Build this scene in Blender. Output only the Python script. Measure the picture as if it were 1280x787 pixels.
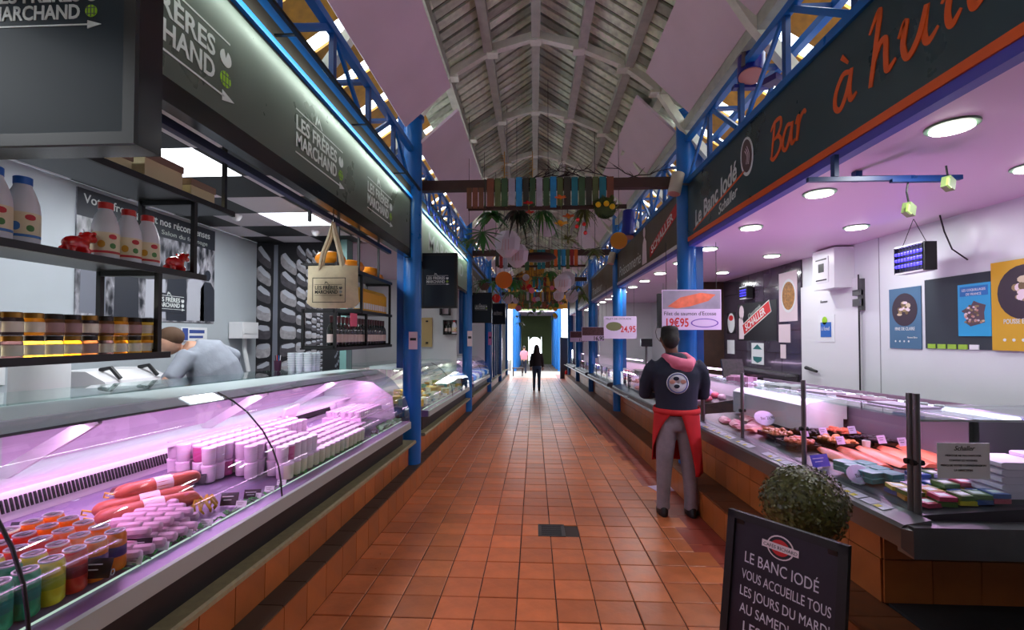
import bpy, bmesh, math, random
from mathutils import Vector, Matrix, Euler
random.seed(7)
for o in list(bpy.data.objects): bpy.data.objects.remove(o)
scene = bpy.context.scene
COL = scene.collection
R = math.radians
# ------------------------------------------------------------------ camera
cam = bpy.data.objects.new('camera', bpy.data.cameras.new('camera'))
COL.objects.link(cam)
cam.location = (0, 0, 1.57)
cam.rotation_euler = (R(91.2), 0, R(2.8))
cam.data.sensor_width = 36.0
cam.data.lens = 36.0 * 572 / 1280
cam.data.shift_y = 14.52 / 1280
cam.data.clip_start = .02
scene.camera = cam
# ------------------------------------------------------------------ world, exposure
w = bpy.data.worlds.new('sky'); scene.world = w; w.use_nodes = True
bg = w.node_tree.nodes['Background']
bg.inputs[0].default_value = (.86, .93, 1, 1); bg.inputs[1].default_value = 4.4
vs = scene.view_settings
vs.view_transform = 'Standard'; vs.look = 'None'; vs.gamma = 1; vs.use_curve_mapping = False
vs.exposure = 0.45
SL = 15 / 572.0            # the aisle floor falls gently away from the entrance
def fz(y): return -SL * y

def lin(c):
    c = c / 255.0
    return c / 12.92 if c <= .04045 else ((c + .055) / 1.055) ** 2.4
def rgb(r, g, b): return (lin(r), lin(g), lin(b), 1)

# ------------------------------------------------------------------ materials
MATS = {}
def mat(name, col=(128,128,128), rough=.5, metal=0., var=0., scale=12., bump=0., bscale=40., emit=0., rnd=0., coat=0., stretch=None, spec=.5, sss=0):
    if name in MATS: return MATS[name]
    m = bpy.data.materials.new(name); m.use_nodes = True
    nt = m.node_tree; b = nt.nodes['Principled BSDF']; N = nt.nodes; Lk = nt.links
    c = rgb(*col)
    b.inputs['Base Color'].default_value = c
    b.inputs['Roughness'].default_value = rough; b.inputs['Metallic'].default_value = metal
    b.inputs['Specular IOR Level'].default_value = spec
    b.inputs['Coat Weight'].default_value = coat
    vec = None
    if var or bump:
        tc = N.new('ShaderNodeTexCoord'); mp = N.new('ShaderNodeMapping')
        Lk.new(tc.outputs['Object'], mp.inputs[0]); vec = mp.outputs[0]
        if stretch: mp.inputs['Scale'].default_value = stretch
    src = None
    if var:
        nz = N.new('ShaderNodeTexNoise'); nz.inputs['Scale'].default_value = scale; nz.inputs['Detail'].default_value = 5
        Lk.new(vec, nz.inputs['Vector'])
        mr = N.new('ShaderNodeMapRange'); mr.inputs[1].default_value = .3; mr.inputs[2].default_value = .7
        mr.inputs[3].default_value = 1 - var; mr.inputs[4].default_value = 1 + var
        Lk.new(nz.outputs['Fac'], mr.inputs[0]); src = mr.outputs[0]
        rr = N.new('ShaderNodeMapRange'); rr.inputs[3].default_value = max(.02, rough - .12); rr.inputs[4].default_value = min(1, rough + .12)
        Lk.new(nz.outputs['Fac'], rr.inputs[0]); Lk.new(rr.outputs[0], b.inputs['Roughness'])
    if rnd:
        oi = N.new('ShaderNodeObjectInfo'); ge = N.new('ShaderNodeNewGeometry')
        ad = N.new('ShaderNodeMath'); ad.operation = 'ADD'; Lk.new(oi.outputs['Random'], ad.inputs[0]); Lk.new(ge.outputs['Random Per Island'], ad.inputs[1])
        fr = N.new('ShaderNodeMath'); fr.operation = 'FRACT'; Lk.new(ad.outputs[0], fr.inputs[0])
        mr2 = N.new('ShaderNodeMapRange'); mr2.inputs[3].default_value = 1 - rnd; mr2.inputs[4].default_value = 1 + rnd
        Lk.new(fr.outputs[0], mr2.inputs[0])
        if src:
            mm = N.new('ShaderNodeMath'); mm.operation = 'MULTIPLY'; Lk.new(src, mm.inputs[0]); Lk.new(mr2.outputs[0], mm.inputs[1]); src = mm.outputs[0]
        else: src = mr2.outputs[0]
    if src:
        mx = N.new('ShaderNodeMix'); mx.data_type = 'RGBA'; mx.blend_type = 'MULTIPLY'; mx.inputs[0].default_value = 1
        mx.inputs[6].default_value = c
        cb = N.new('ShaderNodeCombineColor')
        for i in range(3): Lk.new(src, cb.inputs[i])
        Lk.new(cb.outputs[0], mx.inputs[7]); Lk.new(mx.outputs[2], b.inputs['Base Color'])
    if bump:
        n2 = N.new('ShaderNodeTexNoise'); n2.inputs['Scale'].default_value = bscale; n2.inputs['Detail'].default_value = 4
        Lk.new(vec, n2.inputs['Vector'])
        bp = N.new('ShaderNodeBump'); bp.inputs['Strength'].default_value = bump; bp.inputs['Distance'].default_value = .01
        Lk.new(n2.outputs['Fac'], bp.inputs['Height']); Lk.new(bp.outputs[0], b.inputs['Normal'])
    if emit:
        b.inputs['Emission Color'].default_value = c; b.inputs['Emission Strength'].default_value = emit
    MATS[name] = m
    return m

def glassmat(name, tint=(.92,.96,.96), refl=1.0):
    m = bpy.data.materials.new(name); m.use_nodes = True; nt = m.node_tree; N = nt.nodes
    for n in list(N): N.remove(n)
    out = N.new('ShaderNodeOutputMaterial'); mx = N.new('ShaderNodeMixShader'); tr = N.new('ShaderNodeBsdfTransparent'); gl = N.new('ShaderNodeBsdfGlossy')
    fr = N.new('ShaderNodeLayerWeight'); fr.inputs[0].default_value = .5      # thin pane: Schlick from the facing angle, the same on both faces
    pw = N.new('ShaderNodeMath'); pw.operation = 'POWER'; pw.inputs[1].default_value = 5
    mu = N.new('ShaderNodeMath'); mu.operation = 'MULTIPLY_ADD'; mu.inputs[1].default_value = .75 * refl; mu.inputs[2].default_value = .035 * refl; mu.use_clamp = True
    tr.inputs[0].default_value = (*tint, 1); gl.inputs['Roughness'].default_value = .02; gl.inputs[0].default_value = (1,1,1,1)
    L = nt.links
    L.new(fr.outputs['Facing'], pw.inputs[0]); L.new(pw.outputs[0], mu.inputs[0]); L.new(mu.outputs[0], mx.inputs[0]); L.new(tr.outputs[0], mx.inputs[1]); L.new(gl.outputs[0], mx.inputs[2]); L.new(mx.outputs[0], out.inputs[0])
    return m
GLASS = glassmat('clear_glass'); GLASS2 = glassmat('green_edged_glass', (.78,.9,.88))
GLASSH = glassmat('hazy_glass', (.86,.86,.9), 1.3)

# ------------------------------------------------------------------ mesh builder
class MB:
    def __init__(s): s.v = []; s.f = []
    def add(s, vs, fs):
        n = len(s.v); s.v += [tuple(p) for p in vs]; s.f += [tuple(i + n for i in q) for q in fs]; return s
    def box(s, x0, x1, y0, y1, z0, z1):
        return s.add([(x0,y0,z0),(x1,y0,z0),(x1,y1,z0),(x0,y1,z0),(x0,y0,z1),(x1,y0,z1),(x1,y1,z1),(x0,y1,z1)],
                     [(3,2,1,0),(4,5,6,7),(0,1,5,4),(1,2,6,5),(2,3,7,6),(3,0,4,7)])
    def cbox(s, c, d, rz=0, rx=0, ry=0):
        m = Euler((rx, ry, rz)).to_matrix(); c = Vector(c); a, b, e = d[0]/2, d[1]/2, d[2]/2
        q = [(-a,-b,-e),(a,-b,-e),(a,b,-e),(-a,b,-e),(-a,-b,e),(a,-b,e),(a,b,e),(-a,b,e)]
        return s.add([c + m @ Vector(p) for p in q], [(3,2,1,0),(4,5,6,7),(0,1,5,4),(1,2,6,5),(2,3,7,6),(3,0,4,7)])
    def bar(s, a, b, w, h, up=(0,0,1)):
        a = Vector(a); b = Vector(b); d = (b - a).normalized(); u = Vector(up)
        if abs(d.dot(u)) > .98: u = Vector((1,0,0))
        r = d.cross(u).normalized(); u = r.cross(d)
        q = []
        for p in (a, b):
            for i, j in ((-1,-1),(1,-1),(1,1),(-1,1)): q.append(p + r * (i*w/2) + u * (j*h/2))
        return s.add(q, [(0,1,2,3),(7,6,5,4),(4,5,1,0),(5,6,2,1),(6,7,3,2),(7,4,0,3)])
    def tube(s, pts, r, n=8, cap=True, squash=None):
        pts = [Vector(p) for p in pts]; k = len(pts); rs = r if isinstance(r, (list, tuple)) else [r]*k
        n0 = len(s.v); ref = None
        for i, p in enumerate(pts):
            d = (pts[min(i+1,k-1)] - pts[max(i-1,0)]).normalized()
            if ref is None: ref = Vector((0,0,1)) if abs(d.z) < .9 else Vector((1,0,0))
            a = (ref - d * ref.dot(d)).normalized(); b = d.cross(a); ref = a
            for j in range(n):
                t = 2*math.pi*j/n
                s.v.append(tuple(p + (a*math.cos(t) + b*math.sin(t)) * rs[i]))
        for i in range(k-1):
            for j in range(n):
                j2 = (j+1) % n
                s.f.append((n0+i*n+j, n0+i*n+j2, n0+(i+1)*n+j2, n0+(i+1)*n+j))
        if cap:
            s.f.append(tuple(n0+j for j in reversed(range(n)))); s.f.append(tuple(n0+(k-1)*n+j for j in range(n)))
        return s
    def loft(s, rings, n=16):
        # rings: (cx,cy,cz,rx,ry) horizontal ellipses
        n0 = len(s.v)
        for (x,y,z,a,b) in rings:
            for j in range(n):
                t = 2*math.pi*j/n; s.v.append((x + a*math.cos(t), y + b*math.sin(t), z))
        for i in range(len(rings)-1):
            for j in range(n):
                j2 = (j+1) % n; s.f.append((n0+i*n+j, n0+i*n+j2, n0+(i+1)*n+j2, n0+(i+1)*n+j))
        s.f.append(tuple(n0+j for j in reversed(range(n)))); s.f.append(tuple(n0+(len(rings)-1)*n+j for j in range(n)))
        return s
    def lathe(s, prof, n=16, c=(0,0,0)):
        return s.loft([(c[0], c[1], c[2]+z, max(r,1e-4), max(r,1e-4)) for r, z in prof], n)
    def sphere(s, c, r, n=12, m=8, sc=(1,1,1)):
        return s.loft([(c[0], c[1], c[2] - r*sc[2]*math.cos(math.pi*i/m), max(r*sc[0]*math.sin(math.pi*i/m),1e-4), max(r*sc[1]*math.sin(math.pi*i/m),1e-4)) for i in range(m+1)], n)
    def prism(s, poly, O, Rv, Uv, th):
        # poly in (r,u); front face at O plane moved by th along R x U
        O = Vector(O); Rv = Vector(Rv); Uv = Vector(Uv); Nv = Rv.cross(Uv).normalized(); k = len(poly)
        a = [O + Rv*p[0] + Uv*p[1] for p in poly]; b = [p + Nv*th for p in a]
        return s.add(a + b, [tuple(reversed(range(k))), tuple(range(k, 2*k))] + [(i, (i+1) % k, k+(i+1) % k, k+i) for i in range(k)])
    def slab(s, p, th):
        p = [Vector(q) for q in p]; nv = (p[1]-p[0]).cross(p[2]-p[0]).normalized(); k = len(p)
        return s.add(p + [q + nv*th for q in p], [tuple(reversed(range(k))), tuple(range(k, 2*k))] + [(i, (i+1) % k, k+(i+1) % k, k+i) for i in range(k)])
    def sweep(s, prof, y0, y1, close=False, th=None):
        # profile in (x,z) swept along y
        k = len(prof); s.add([(x,y0,z) for x,z in prof] + [(x,y1,z) for x,z in prof], [(i, (i+1) % k, k+(i+1) % k, k+i) for i in range(k)] + [tuple(range(k)), tuple(reversed(range(k,2*k)))])
        return s
    def build(s, name, m, parent=None, smooth=False, shear=False, absol=True, kind=None, label=None):
        me = bpy.data.meshes.new(name)
        off = Vector((0,0,0))
        if parent is not None and absol: off = Vector(parent.get('_o', (0,0,0)))
        vv = []
        for p in s.v:
            z = p[2] + (fz(p[1]) if shear else 0)
            vv.append((p[0]-off.x, p[1]-off.y, z-off.z))
        me.from_pydata(vv, [], s.f); me.validate()
        bm = bmesh.new(); bm.from_mesh(me); bmesh.ops.recalc_face_normals(bm, faces=bm.faces); bm.to_mesh(me); bm.free()
        if smooth:
            me.polygons.foreach_set('use_smooth', [True]*len(me.polygons))
            try: me.set_sharp_from_angle(angle=R(40))
            except Exception: pass
        me.materials.append(MATS[m] if isinstance(m, str) else m)
        o = bpy.data.objects.new(name, me); COL.objects.link(o)
        if parent is not None:
            o.parent = parent; o['_o'] = tuple(off)
        if kind: o['kind'] = kind
        if label: o['label'] = label
        return o

def tag(o, label=None, cat=None, group=None, kind=None):
    if label: o['label'] = label
    if cat: o['category'] = cat
    if group: o['group'] = group
    if kind: o['kind'] = kind
    return o
def thing(name, label, cat, loc=(0,0,0), group=None, rz=0):
    o = bpy.data.objects.new(name, None); COL.objects.link(o); o.empty_display_size = .05
    o.location = loc; o.rotation_euler = (0,0,rz); o['_o'] = tuple(loc)
    return tag(o, label, cat, group)
def base_of(x, y, z=0): return (x, y, z + fz(y))
def dup(root, loc=None, rz=None, label=None, group=None):
    r = root.copy(); COL.objects.link(r)
    if loc is not None: r.location = loc
    if rz is not None: r.rotation_euler = (r.rotation_euler[0], r.rotation_euler[1], rz)
    if label: r['label'] = label
    if group: r['group'] = group
    for ch in list(root.children):
        c = ch.copy(); COL.objects.link(c); c.parent = r
        for g in list(ch.children):
            d = g.copy(); COL.objects.link(d); d.parent = c
    return r
def struct(o): o['kind'] = 'structure'; return o

def text(s, size, m, parent, O, Rv, Uv, name='lettering', align='LEFT', shear=0., bold=0., width=None, th=.0015, absol=True):
    cu = bpy.data.curves.new('t', 'FONT'); cu.body = s; cu.size = size; cu.align_x = align; cu.shear = shear; cu.offset = bold*size; cu.extrude = th/2; cu.resolution_u = 3
    ob = bpy.data.objects.new('t', cu); COL.objects.link(ob)
    dg = bpy.context.evaluated_depsgraph_get(); me = bpy.data.meshes.new_from_object(ob.evaluated_get(dg))
    bpy.data.objects.remove(ob)
    xs = [v.co.x for v in me.vertices] or [0]
    k = 1.0
    if width: k = width / max(1e-6, max(xs) - min(xs))
    Rv = Vector(Rv); Uv = Vector(Uv); Nv = Rv.cross(Uv); O = Vector(O); off = Vector(parent.get('_o', (0,0,0))) if (parent is not None and absol) else Vector((0,0,0))
    for v in me.vertices:
        c = v.co.copy(); v.co = O + Rv*c.x*k + Uv*c.y + Nv*(c.z + th/2) - off
    me.name = name; me.materials.clear(); me.materials.append(MATS[m] if isinstance(m, str) else m)
    o = bpy.data.objects.new(name, me); COL.objects.link(o)
    if parent is not None: o.parent = parent; o['_o'] = tuple(off)
    return o
def circ(r, n=20, cx=0, cy=0, a0=0, a1=360):
    return [(cx + r*math.cos(R(a0 + (a1-a0)*i/(n if a1-a0 == 360 else n-1))), cy + r*math.sin(R(a0 + (a1-a0)*i/(n if a1-a0 == 360 else n-1)))) for i in range(n)]
def ell(a, b, n=20, cx=0, cy=0): return [(cx + a*math.cos(2*math.pi*i/n), cy + b*math.sin(2*math.pi*i/n)) for i in range(n)]
def rect(w, h, cx=0, cy=0): return [(cx-w/2,cy-h/2),(cx+w/2,cy-h/2),(cx+w/2,cy+h/2),(cx-w/2,cy+h/2)]
def area(name, loc, rot, size, power, col=(1,1,1), sy=None, spread=None):
    l = bpy.data.lights.new(name, 'AREA'); l.energy = power; l.color = col; l.size = size
    if sy: l.shape = 'RECTANGLE'; l.size_y = sy
    if spread: l.spread = R(spread)
    o = bpy.data.objects.new(name, l); COL.objects.link(o); o.location = loc; o.rotation_euler = rot
    return o
def stroke(pts, wd, m, parent, O, Rv, Uv, name='brush_stroke', th=.002, N=14):
    # brush stroke: Catmull-Rom through (r,u,width factor) points
    P = [tuple(p) + ((1.,) if len(p) == 2 else ()) for p in pts]; P = [P[0]] + P + [P[-1]]; q = []
    for i in range(1, len(P)-2):
        for j in range(N if i == len(P)-3 else N-1 or 1):
            t = j/(N-1); a, b, c, d = P[i-1:i+3]
            q.append([.5*((2*b[k]) + (-a[k]+c[k])*t + (2*a[k]-5*b[k]+4*c[k]-d[k])*t*t + (-a[k]+3*b[k]-3*c[k]+d[k])*t**3) for k in range(3)])
    O = Vector(O); Rv = Vector(Rv); Uv = Vector(Uv); Nv = Rv.cross(Uv).normalized(); mb = MB(); vs = []
    for i, p in enumerate(q):
        a = q[max(i-1,0)]; b = q[min(i+1,len(q)-1)]; dx, dy = b[0]-a[0], b[1]-a[1]; l = math.hypot(dx,dy) or 1
        nx, ny = -dy/l, dx/l; hw = wd*p[2]/2
        for sgn in (-1,1):
            pt = O + Rv*(p[0]+nx*hw*sgn) + Uv*(p[1]+ny*hw*sgn); vs += [pt, pt + Nv*th]
    fs = []
    for i in range(len(q)-1):
        k = i*4; fs += [(k+1,k+3,k+7,k+5),(k,k+4,k+6,k+2),(k,k+1,k+5,k+4),(k+2,k+6,k+7,k+3)]
    return mb.add(vs, fs).build(name, m, parent)
def remesh(o, vox, it=6):
    md = o.modifiers.new('r', 'REMESH'); md.mode = 'VOXEL'; md.voxel_size = vox
    sm = o.modifiers.new('s', 'SMOOTH'); sm.iterations = it; sm.factor = .5
    dg = bpy.context.evaluated_depsgraph_get(); me = bpy.data.meshes.new_from_object(o.evaluated_get(dg))
    o.modifiers.clear(); mm = o.data.materials[0] if o.data.materials else None
    o.data = me; me.materials.clear(); me.materials.append(mm)
    me.polygons.foreach_set('use_smooth', [True]*len(me.polygons))
    return o
# ================================================================== palette
mat('terracotta', (196,110,66), .33, var=.16, scale=7, bump=.12, bscale=30, rnd=.2, spec=.5)
mat('grout', (58,42,36), .8, var=.2)
mat('wall_tile', (166,94,42), .4, var=.14, scale=6, bump=.06, rnd=.13)
mat('ledge_tile', (74,58,46), .55, var=.2, rnd=.12)
mat('edge_tile', (150,66,52), .4, var=.15, rnd=.12)
mat('sill_stone', (150,140,104), .6, var=.15, scale=30, bump=.1)
mat('blue_paint', (8,100,176), .32, var=.06, scale=5)
mat('blue_paint_dark', (12,74,140), .35, var=.08, scale=5)
mat('blue_line', (20,130,235), .3)
mat('roof_board', (204,216,192), .7, var=.2, scale=14, rnd=.5)
mat('roof_deck', (104,104,92), .9, var=.2)
mat('roof_beam', (176,180,164), .6, var=.12, scale=10)
mat('arch_paint', (222,226,208), .55, var=.08)
mat('lilac_panel', (226,208,218), .6, var=.05, scale=2)
mat('yellow_board', (196,142,44), .6, var=.2, rnd=.2)
mat('brown_wood', (66,42,32), .6, var=.2, scale=9)
mat('fascia_grey', (84,92,84), .3, var=.05, scale=3)
mat('black_gloss', (14,14,16), .18)
mat('black_matt', (16,16,18), .5)
mat('black_metal', (22,22,24), .4, metal=.3)
mat('white_paint', (226,228,230), .4)
mat('wall_grey', (176,184,190), .45, var=.03, scale=3)
mat('wall_white', (214,218,220), .35, var=.03, scale=2)
mat('ceiling_lilac_cast', (218,194,214), .5)  # white ceiling with the lilac counter light put into its colour
mat('steel', (124,122,124), .34, metal=.85, var=.02, scale=6)
mat('steel_dark', (96,94,96), .38, metal=.7, var=.02)
mat('aluminium', (176,180,180), .38, metal=.7)
mat('pale_top', (206,222,222), .25)
mat('white_plastic', (225,225,228), .35)
mat('grey_floor', (70,68,66), .6, var=.2)
mat('teal_sign', (44,66,72), .3, var=.08, scale=2)
mat('orange_paint', (226,92,22), .4)
mat('purple_strip', (74,70,170), .4)
mat('lilac_trim', (220,214,222), .4)

# ================================================================== floor
f0 = MB().box(-4.2, 4.2, -5.2, 60, -.2, -.005).build('floor', 'grout', shear=True); struct(f0)
TW, TL = .2425, .2404
tm = MB(); a, b, c = (TW-.007)/2, (TL-.007)/2, .004
tm.add([(-a,-b,-.006),(a,-b,-.006),(a,b,-.006),(-a,b,-.006),(-a,-b,0),(a,-b,0),(a,b,0),(-a,b,0),(-a+c,-b+c,.003),(a-c,-b+c,.003),(a-c,b-c,.003),(-a+c,b-c,.003)],
       [(0,1,5,4),(1,2,6,5),(2,3,7,6),(3,0,4,7),(4,5,9,8),(5,6,10,9),(6,7,11,10),(7,4,8,11),(8,9,10,11)])
TX0, TY0 = -.11, 2.669
proto = None; stuffm = MB(); n = 0
xs = [TX0 + TW*(k+.5) for k in range(-6, 6)]
for j in range(-26, 90):
    y = TY0 + TL*(j+.5)
    for k, x in enumerate(xs):
        l, r = x - a, x + a
        if r < -1.3 or l > 1.19: continue
        jx = random.uniform(-.0012,.0012); dz = random.uniform(-.001,.001)
        if .02 < x < .26 and 3.84 < y < 4.14: continue
        if y > 2.3 and n < 270 and y < 8.4 and l > -1.3:
            if proto is None:
                proto = tm.build('tile', 'terracotta', f0); o = proto
            else:
                o = proto.copy(); COL.objects.link(o); o.parent = f0
            o.location = (x+jx, y, fz(y)+dz); o.rotation_euler = (-math.atan(SL), 0, random.choice((0, math.pi)) if False else 0); n += 1
        else:
            stuffm.add([(p[0]*1 + x, p[1]+y, p[2]+dz) for p in tm.v if True], tm.f)
stuffm.v = [(max(-1.3, min(1.19, p[0])), p[1], p[2]) for p in stuffm.v]
stuffm.build('tile_field', 'terracotta', f0, shear=True, kind='stuff')
# drain channel and border tiles on the right
MB().box(1.193, 1.225, -1, 60, -.02, -.003).build('drain_channel', 'black_matt', f0, shear=True)
bt = None
for i in range(80):
    y = 2.0 + i*.32
    if bt is None: bt = MB().box(-.155,.155,-.156,.156,-.006,.003).build('border_tile', 'edge_tile', f0); o = bt
    else: o = bt.copy(); COL.objects.link(o); o.parent = f0
    o.location = (1.385, y, fz(y)); o.rotation_euler = (-math.atan(SL), 0, 0)
# floor gully cover
g = thing('floor_drain_cover', 'square grey metal drain cover set in the terracotta floor', 'drain', base_of(.145, 3.99))
MB().box(.03,.26,3.86,4.12,-.02,.004).build('plate', mat('drain_metal', (88,80,78), .45, metal=.6, var=.2), g, shear=True)
MB().box(.03,.26,3.86,3.872,.004,.007).box(.03,.26,4.108,4.12,.004,.007).box(.03,.042,3.872,4.108,.004,.007).box(.248,.26,3.872,4.108,.004,.007).build('rim', 'drain_metal', g, shear=True)
for i in range(7): MB().box(.06,.23,3.895+i*.03,3.908+i*.03,.004,.0055).build('slot', 'black_matt', g, shear=True)

# ================================================================== left plinth
BAYS = [(-1.0, 5.12), (5.55, 9.5), (9.95, 13.9), (14.35, 18.3), (18.75, 23.6)]
pl = struct(MB().box(-1.6, -1.312, -1, 24, -.1, .222).build('wall_left_plinth', 'grout', shear=True))
def tiles(parent, name, m, pts, size, axis='x', nrm=1, yv=None):
    # tiles on a plane facing +-x ; shared mesh, slight slope rotation
    pr = None
    for (x, y, z) in pts:
        if pr is None:
            h = .006
            mb = MB(); a, b = size[0]/2, size[1]/2
            if axis == 'x': mb.box(-h, h, -a, a, -b, b)
            else: mb.box(-a, a, -h, h, -b, b)
            pr = mb.build(name, m, parent); o = pr
        else:
            o = pr.copy(); COL.objects.link(o); o.parent = parent
        o.location = (x, y, z + fz(y)); o.rotation_euler = (-math.atan(SL) if axis == 'x' else 0, 0, 0)
TP = .242
ys = [1.5 + TP*i for i in range(93)]
tiles(pl, 'tile', 'wall_tile', [(-1.306, y, .115) for y in ys], (TP-.005, .215))
led = MB()
for y in ys: led.box(-1.44, -1.306, y-TP/2+.003, y+TP/2-.003, .222, .234)
led.build('ledge_tiles', 'ledge_tile', pl, shear=True)
ul = struct(MB().box(-1.75, -1.45, -1, 5.12, .2, .495).box(-1.75,-1.45,5.12,24,.2,.495).build('wall_left_base', 'grout', shear=True))
tiles(ul, 'tile', 'wall_tile', [(-1.446, y+.06, .366) for y in ys], (TP-.005, .262))
for i, (y0, y1) in enumerate(BAYS):
    s = MB(); s.sweep([(-1.9,.497),(-1.345,.497),(-1.33,.505),(-1.33,.525),(-1.34,.535),(-1.9,.535)], y0, y1)
    tag(s.build('sill', 'sill_stone', shear=True), ['long beige stone sill under the glass cheese and sausage counter','beige stone sill under the green lit salad counter','beige stone sill beneath the pink lit counter past the second blue column','beige stone sill by the dark shop front','beige stone sill of the last stall before the daylight aisle'][i], 'sill')
# ================================================================== right plinth
pr_ = struct(MB().box(1.55, 4.0, -.2, 2.6, -.1, .24).box(1.55, 1.9, 2.6, 24, -.1, .24).build('wall_right_plinth', 'grout', shear=True))
tiles(pr_, 'tile', 'wall_tile', [(1.545, y, .122) for y in [.8 + TP*i for i in range(96)]], (TP-.005, .23))
led = MB()
for i in range(96):
    y = .8 + TP*i; led.box(1.545, 1.815, y-TP/2+.003, y+TP/2-.003, .24, .25)
led.build('ledge_tiles', mat('ledge_tile_r', (120,72,44), .5, var=.2, rnd=.12), pr_, shear=True)
ur = struct(MB().box(1.81, 2.0, 2.5, 24, .2, .70).box(1.81, 4.0, 2.5, 2.7, .2, .70).build('wall_right_base', 'grout', shear=True))
tiles(ur, 'tile', 'wall_tile', [(1.806, 2.62 + TP*i, z) for i in range(88) for z in (.365, .59)], (TP-.005, .219))
tiles(ur, 'tile', 'wall_tile', [(1.93 + TP*i, 2.496, z) for i in range(7) for z in (.365, .59)], (TP-.005, .219), axis='y')
tag(MB().box(1.83, 3.6, .2, 2.49, .241, .256).build('floor_mat', mat('mat_dark', (34,34,36), .75, var=.25, scale=20, bump=.2), shear=True), 'dark rubber mat on the raised step before the fish counter', 'mat')

# ================================================================== columns
def column(side, y, label):
    X = -1.43 if side < 0 else 1.77
    zb = .234 if side < 0 else .25
    t = thing('blue_column', label, 'column', (X, y, zb + fz(y)), 'round blue columns ' + ('before the cheese side stalls' if side < 0 else 'before the fish side stalls'))
    MB().lathe([(.106, fz(y)+zb), (.106, 4.2)], 24, (X, y, 0)).build('shaft', 'blue_paint', t, smooth=True)
    x0 = X + side*.03; x1 = X + side*.17
    MB().box(min(x0,x1), max(x0,x1), y-.05, y+.05, 1.2 if side < 0 else .9, 4.15).build('flange', 'blue_paint_dark', t)
    MB().lathe([(.13, 4.12), (.13, 4.16)], 20, (X, y, 0)).build('cap_plate', 'blue_paint_dark', t)
CY = [5.3 + 4.4*k for k in range(5)]
names = ['first', 'second', 'third', 'fourth', 'last']
for k, y in enumerate(CY):
    column(-1, y, 'round blue column, %s from the hanging tote bag' % names[k])
    column(1, y + (.1 if k == 0 else .12), 'round blue column, %s from the oyster bar sign' % names[k])

# ================================================================== trusses
def truss(side, y0, y1, zb, zt, label):
    X = -1.43 if side < 0 else 1.76; Xo = X + side*.3
    t = thing('lattice_girder', label, 'girder', (X, y0, zb), 'blue lattice girders between the columns')
    for nm, x, z in (('bottom_chord',X,zb),('top_chord',X,zt),('bottom_chord',Xo,zb),('top_chord',Xo,zt)):
        MB().box(x-.03, x+.03, y0, y1, z-.03, z+.03).build(nm, 'blue_paint', t)
    n = max(3, int(round((y1-y0)/.75))); d = (y1-y0)/n
    for i in range(n):
        ya, yb = y0+i*d, y0+(i+1)*d
        MB().box(X-.018, X+.018, ya+.02, ya+.07, zb, zt).build('post', 'blue_paint_dark', t)
        MB().bar((X,ya+.06,zt) if i % 2 else (X,ya+.06,zb), (X,yb,zb) if i % 2 else (X,yb,zt), .022, .04).build('diagonal', 'blue_paint', t)
        MB().bar((Xo,ya,zb) if i % 2 else (Xo,ya,zt), (Xo,yb,zt) if i % 2 else (Xo,yb,zb), .022, .04).build('diagonal', 'blue_paint_dark', t)
        MB().bar((X,ya,zb), (Xo,ya,zb), .05, .03).build('cross_tie', 'blue_paint_dark', t)
        MB().bar((X,ya,zt), (Xo,ya,zt), .05, .03).build('cross_tie', 'blue_paint_dark', t)
ord_ = ['over the cheese stall', 'over the salad stall', 'over the third stall', 'over the fourth stall', 'over the last stall']
for k in range(5):
    y1 = CY[k]-.1; y0 = y1-4.2
    truss(-1, y0, y1, 3.30, 3.74, 'blue steel lattice girder %s on the cheese side' % ord_[k])
    truss(1, y0+.1, y1+.1, 3.33, 3.83, 'blue steel lattice girder %s' % ['above the oyster bar sign','above the red banner fascia','above the third fish stall fascia','above the fourth fascia on the fish side','above the last fascia on the fish side'][k])

# ================================================================== roof
ARCH = [(-1.72,3.62),(-1.36,4.12),(-.955,4.63),(-.49,4.90),(.02,5.04),(.52,4.91),(1.03,4.68),(1.40,4.39),(1.66,3.98),(2.0,3.55)]
def off(prof, d):
    out = []
    for i, p in enumerate(prof):
        a = prof[max(i-1,0)]; b = prof[min(i+1,len(prof)-1)]; dx, dz = b[0]-a[0], b[1]-a[1]; l = math.hypot(dx,dz)
        out.append((p[0]-dz/l*d, p[1]+dx/l*d))
    return out
PB = off(ARCH, .12)
def gable(x): return 5.42 - .66*abs(x-.02)
GX = [-2.5,-1.42,-.98,-.5,.02,.53,1.05,1.45,1.8,2.8]
RB = [(x, gable(x)) for x in GX]; RD = [(x, gable(x)+.07) for x in GX]
roof = MB()
for i in range(1, len(RD)-2):
    (xa,za),(xb,zb) = RD[i],RD[i+1]; roof.slab([(xa,-5.1,za),(xb,-5.1,zb),(xb,24.2,zb),(xa,24.2,za)], .03)
ceil = struct(roof.build('ceiling', 'roof_deck'))
pc = 0; far = MB(); protos = {}
for j in range(-32, 143):
    y = 1.2 + j*.16
    for i in range(1, 8):
        (xa,za),(xb,zb) = RB[i],RB[i+1]
        pts = [(xa,0,za),(xb,0,zb),(xb,.115,zb),(xa,.115,za)]
        if pc < 290 and 3.3 < y < 10.5 and 1 < i < 7:
            if i not in protos: protos[i] = MB().slab(pts, .025).build('board', 'roof_board', ceil); o = protos[i]
            else: o = protos[i].copy(); COL.objects.link(o); o.parent = ceil
            o.location = (0, y, 0); pc += 1
        else: far.slab([(p[0],p[1]+y,p[2]) for p in pts], .025)
far.build('board_field', 'roof_board', ceil, kind='stuff')
yb_ = {}
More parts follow.
